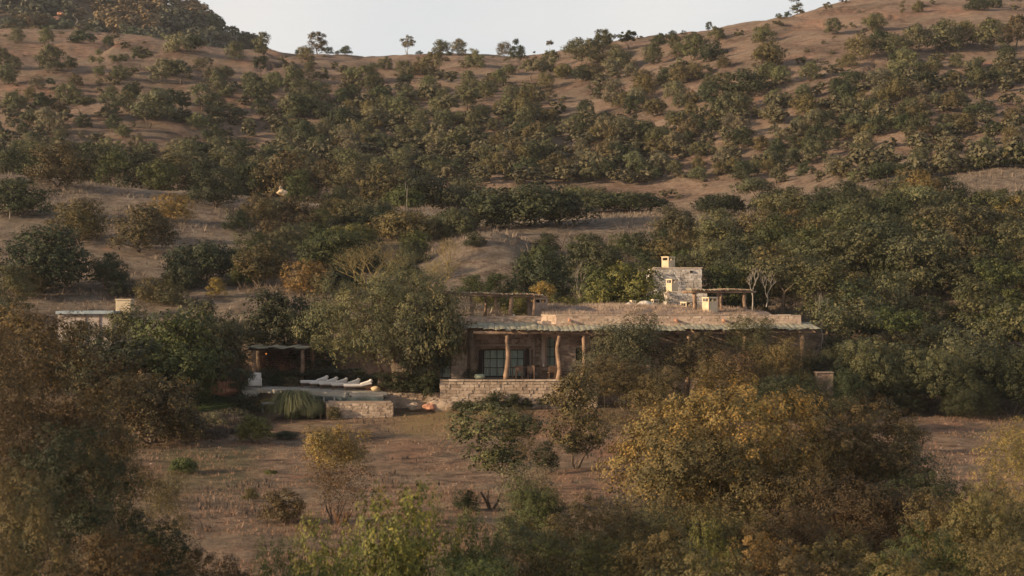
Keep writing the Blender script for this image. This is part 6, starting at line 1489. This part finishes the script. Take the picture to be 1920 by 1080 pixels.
# ------------------------------------------------------------------ air
hm = bpy.data.materials.new('haze_air'); hm.use_nodes = True; hn = hm.node_tree.nodes; hn.clear()
ho = hn.new('ShaderNodeOutputMaterial'); hv = hn.new('ShaderNodeVolumePrincipled'); hv.inputs['Density'].default_value = HAZE
hv.inputs['Color'].default_value = (0.86, 0.86, 0.88, 1); hv.inputs['Anisotropy'].default_value = 0.2
hm.node_tree.links.new(hv.outputs[0], ho.inputs['Volume'])
tag(MB().box(-640, 640, -60, 1640, -4, 230).build('haze', hm), 'thin evening haze filling the valley', None, None, 'stuff')

# ------------------------------------------------------------------ labels for the trees one can only tell apart by where they stand
def landmark(px, py, Y):
    rows = [(85, 'on the skyline'), (140, 'high on the hill'), (185, 'on the upper slope'), (230, 'on the middle slope'), (275, 'on the lower slope'), (315, 'near the hill foot'), (9999, 'at the hill foot')]
    cols = [(120, 'at the left edge'), (290, 'over the shed'), (450, 'left of the pavilion'), (590, 'over the pavilion'), (740, 'over the olive tree'), (870, 'right of the olive tree'), (1000, 'over the left pergola'), (1120, 'over the porch posts'), (1225, 'left of the tower'), (1330, 'over the tower'), (1450, 'over the small pergola'), (1570, 'over the house end'), (1700, 'right of the house end'), (1810, 'towards the right edge'), (9999, 'at the right edge')]
    c = next(t for a, t in cols if px < a)
    if Y > 600: return 'on the wooded peak ' + c
    if Y > 246: return next(t for a, t in rows if py < a) + ' ' + c
    if Y > 225: return 'behind the ridge ' + c
    if px < 1330 and Y > 128: return 'on the near slope ' + c
    if Y > 185: return 'at the wood back ' + c
    if Y > 160: return 'deep in wood ' + c
    if Y > 140: return 'mid wood ' + c
    if Y > 125: return 'front wood ' + c
    return 'low down ' + c
ORD = ['', 'second', 'third', 'fourth', 'fifth', 'sixth', 'seventh', 'eighth', 'ninth', 'tenth', 'eleventh', 'twelfth']
bk = {}
for rec in PLACED:
    o, px, py, w, tone, kind, Y = rec
    size = 'small' if w < 36 else 'large' if w > 56 else 'medium'
    kd = {'slope bush': 'bush', 'hill tree': 'tree', 'hill bush': 'bush', 'peak tree': 'tree', 'wood tree': 'tree'}.get(kind, kind)
    key = (size, TONES[tone][1], kd, landmark(px, py, Y)); bk.setdefault(key, []).append((px, o))
for (size, tw_, kd, lm), L_ in bk.items():
    L_.sort(key=lambda q: q[0])
    if kd == 'mauve herb mound': tw_ = 'low'
    for i, (px, o) in enumerate(L_):
        if len(L_) == 1: o['label'] = f'{size} {tw_} {kd} {lm}'
        else: o['label'] = (f'{size} {tw_} {kd} {lm}, leftmost' if i == 0 else f'{size} {tw_} {kd} {lm}, {ORD[min(i, 11)]} from left')
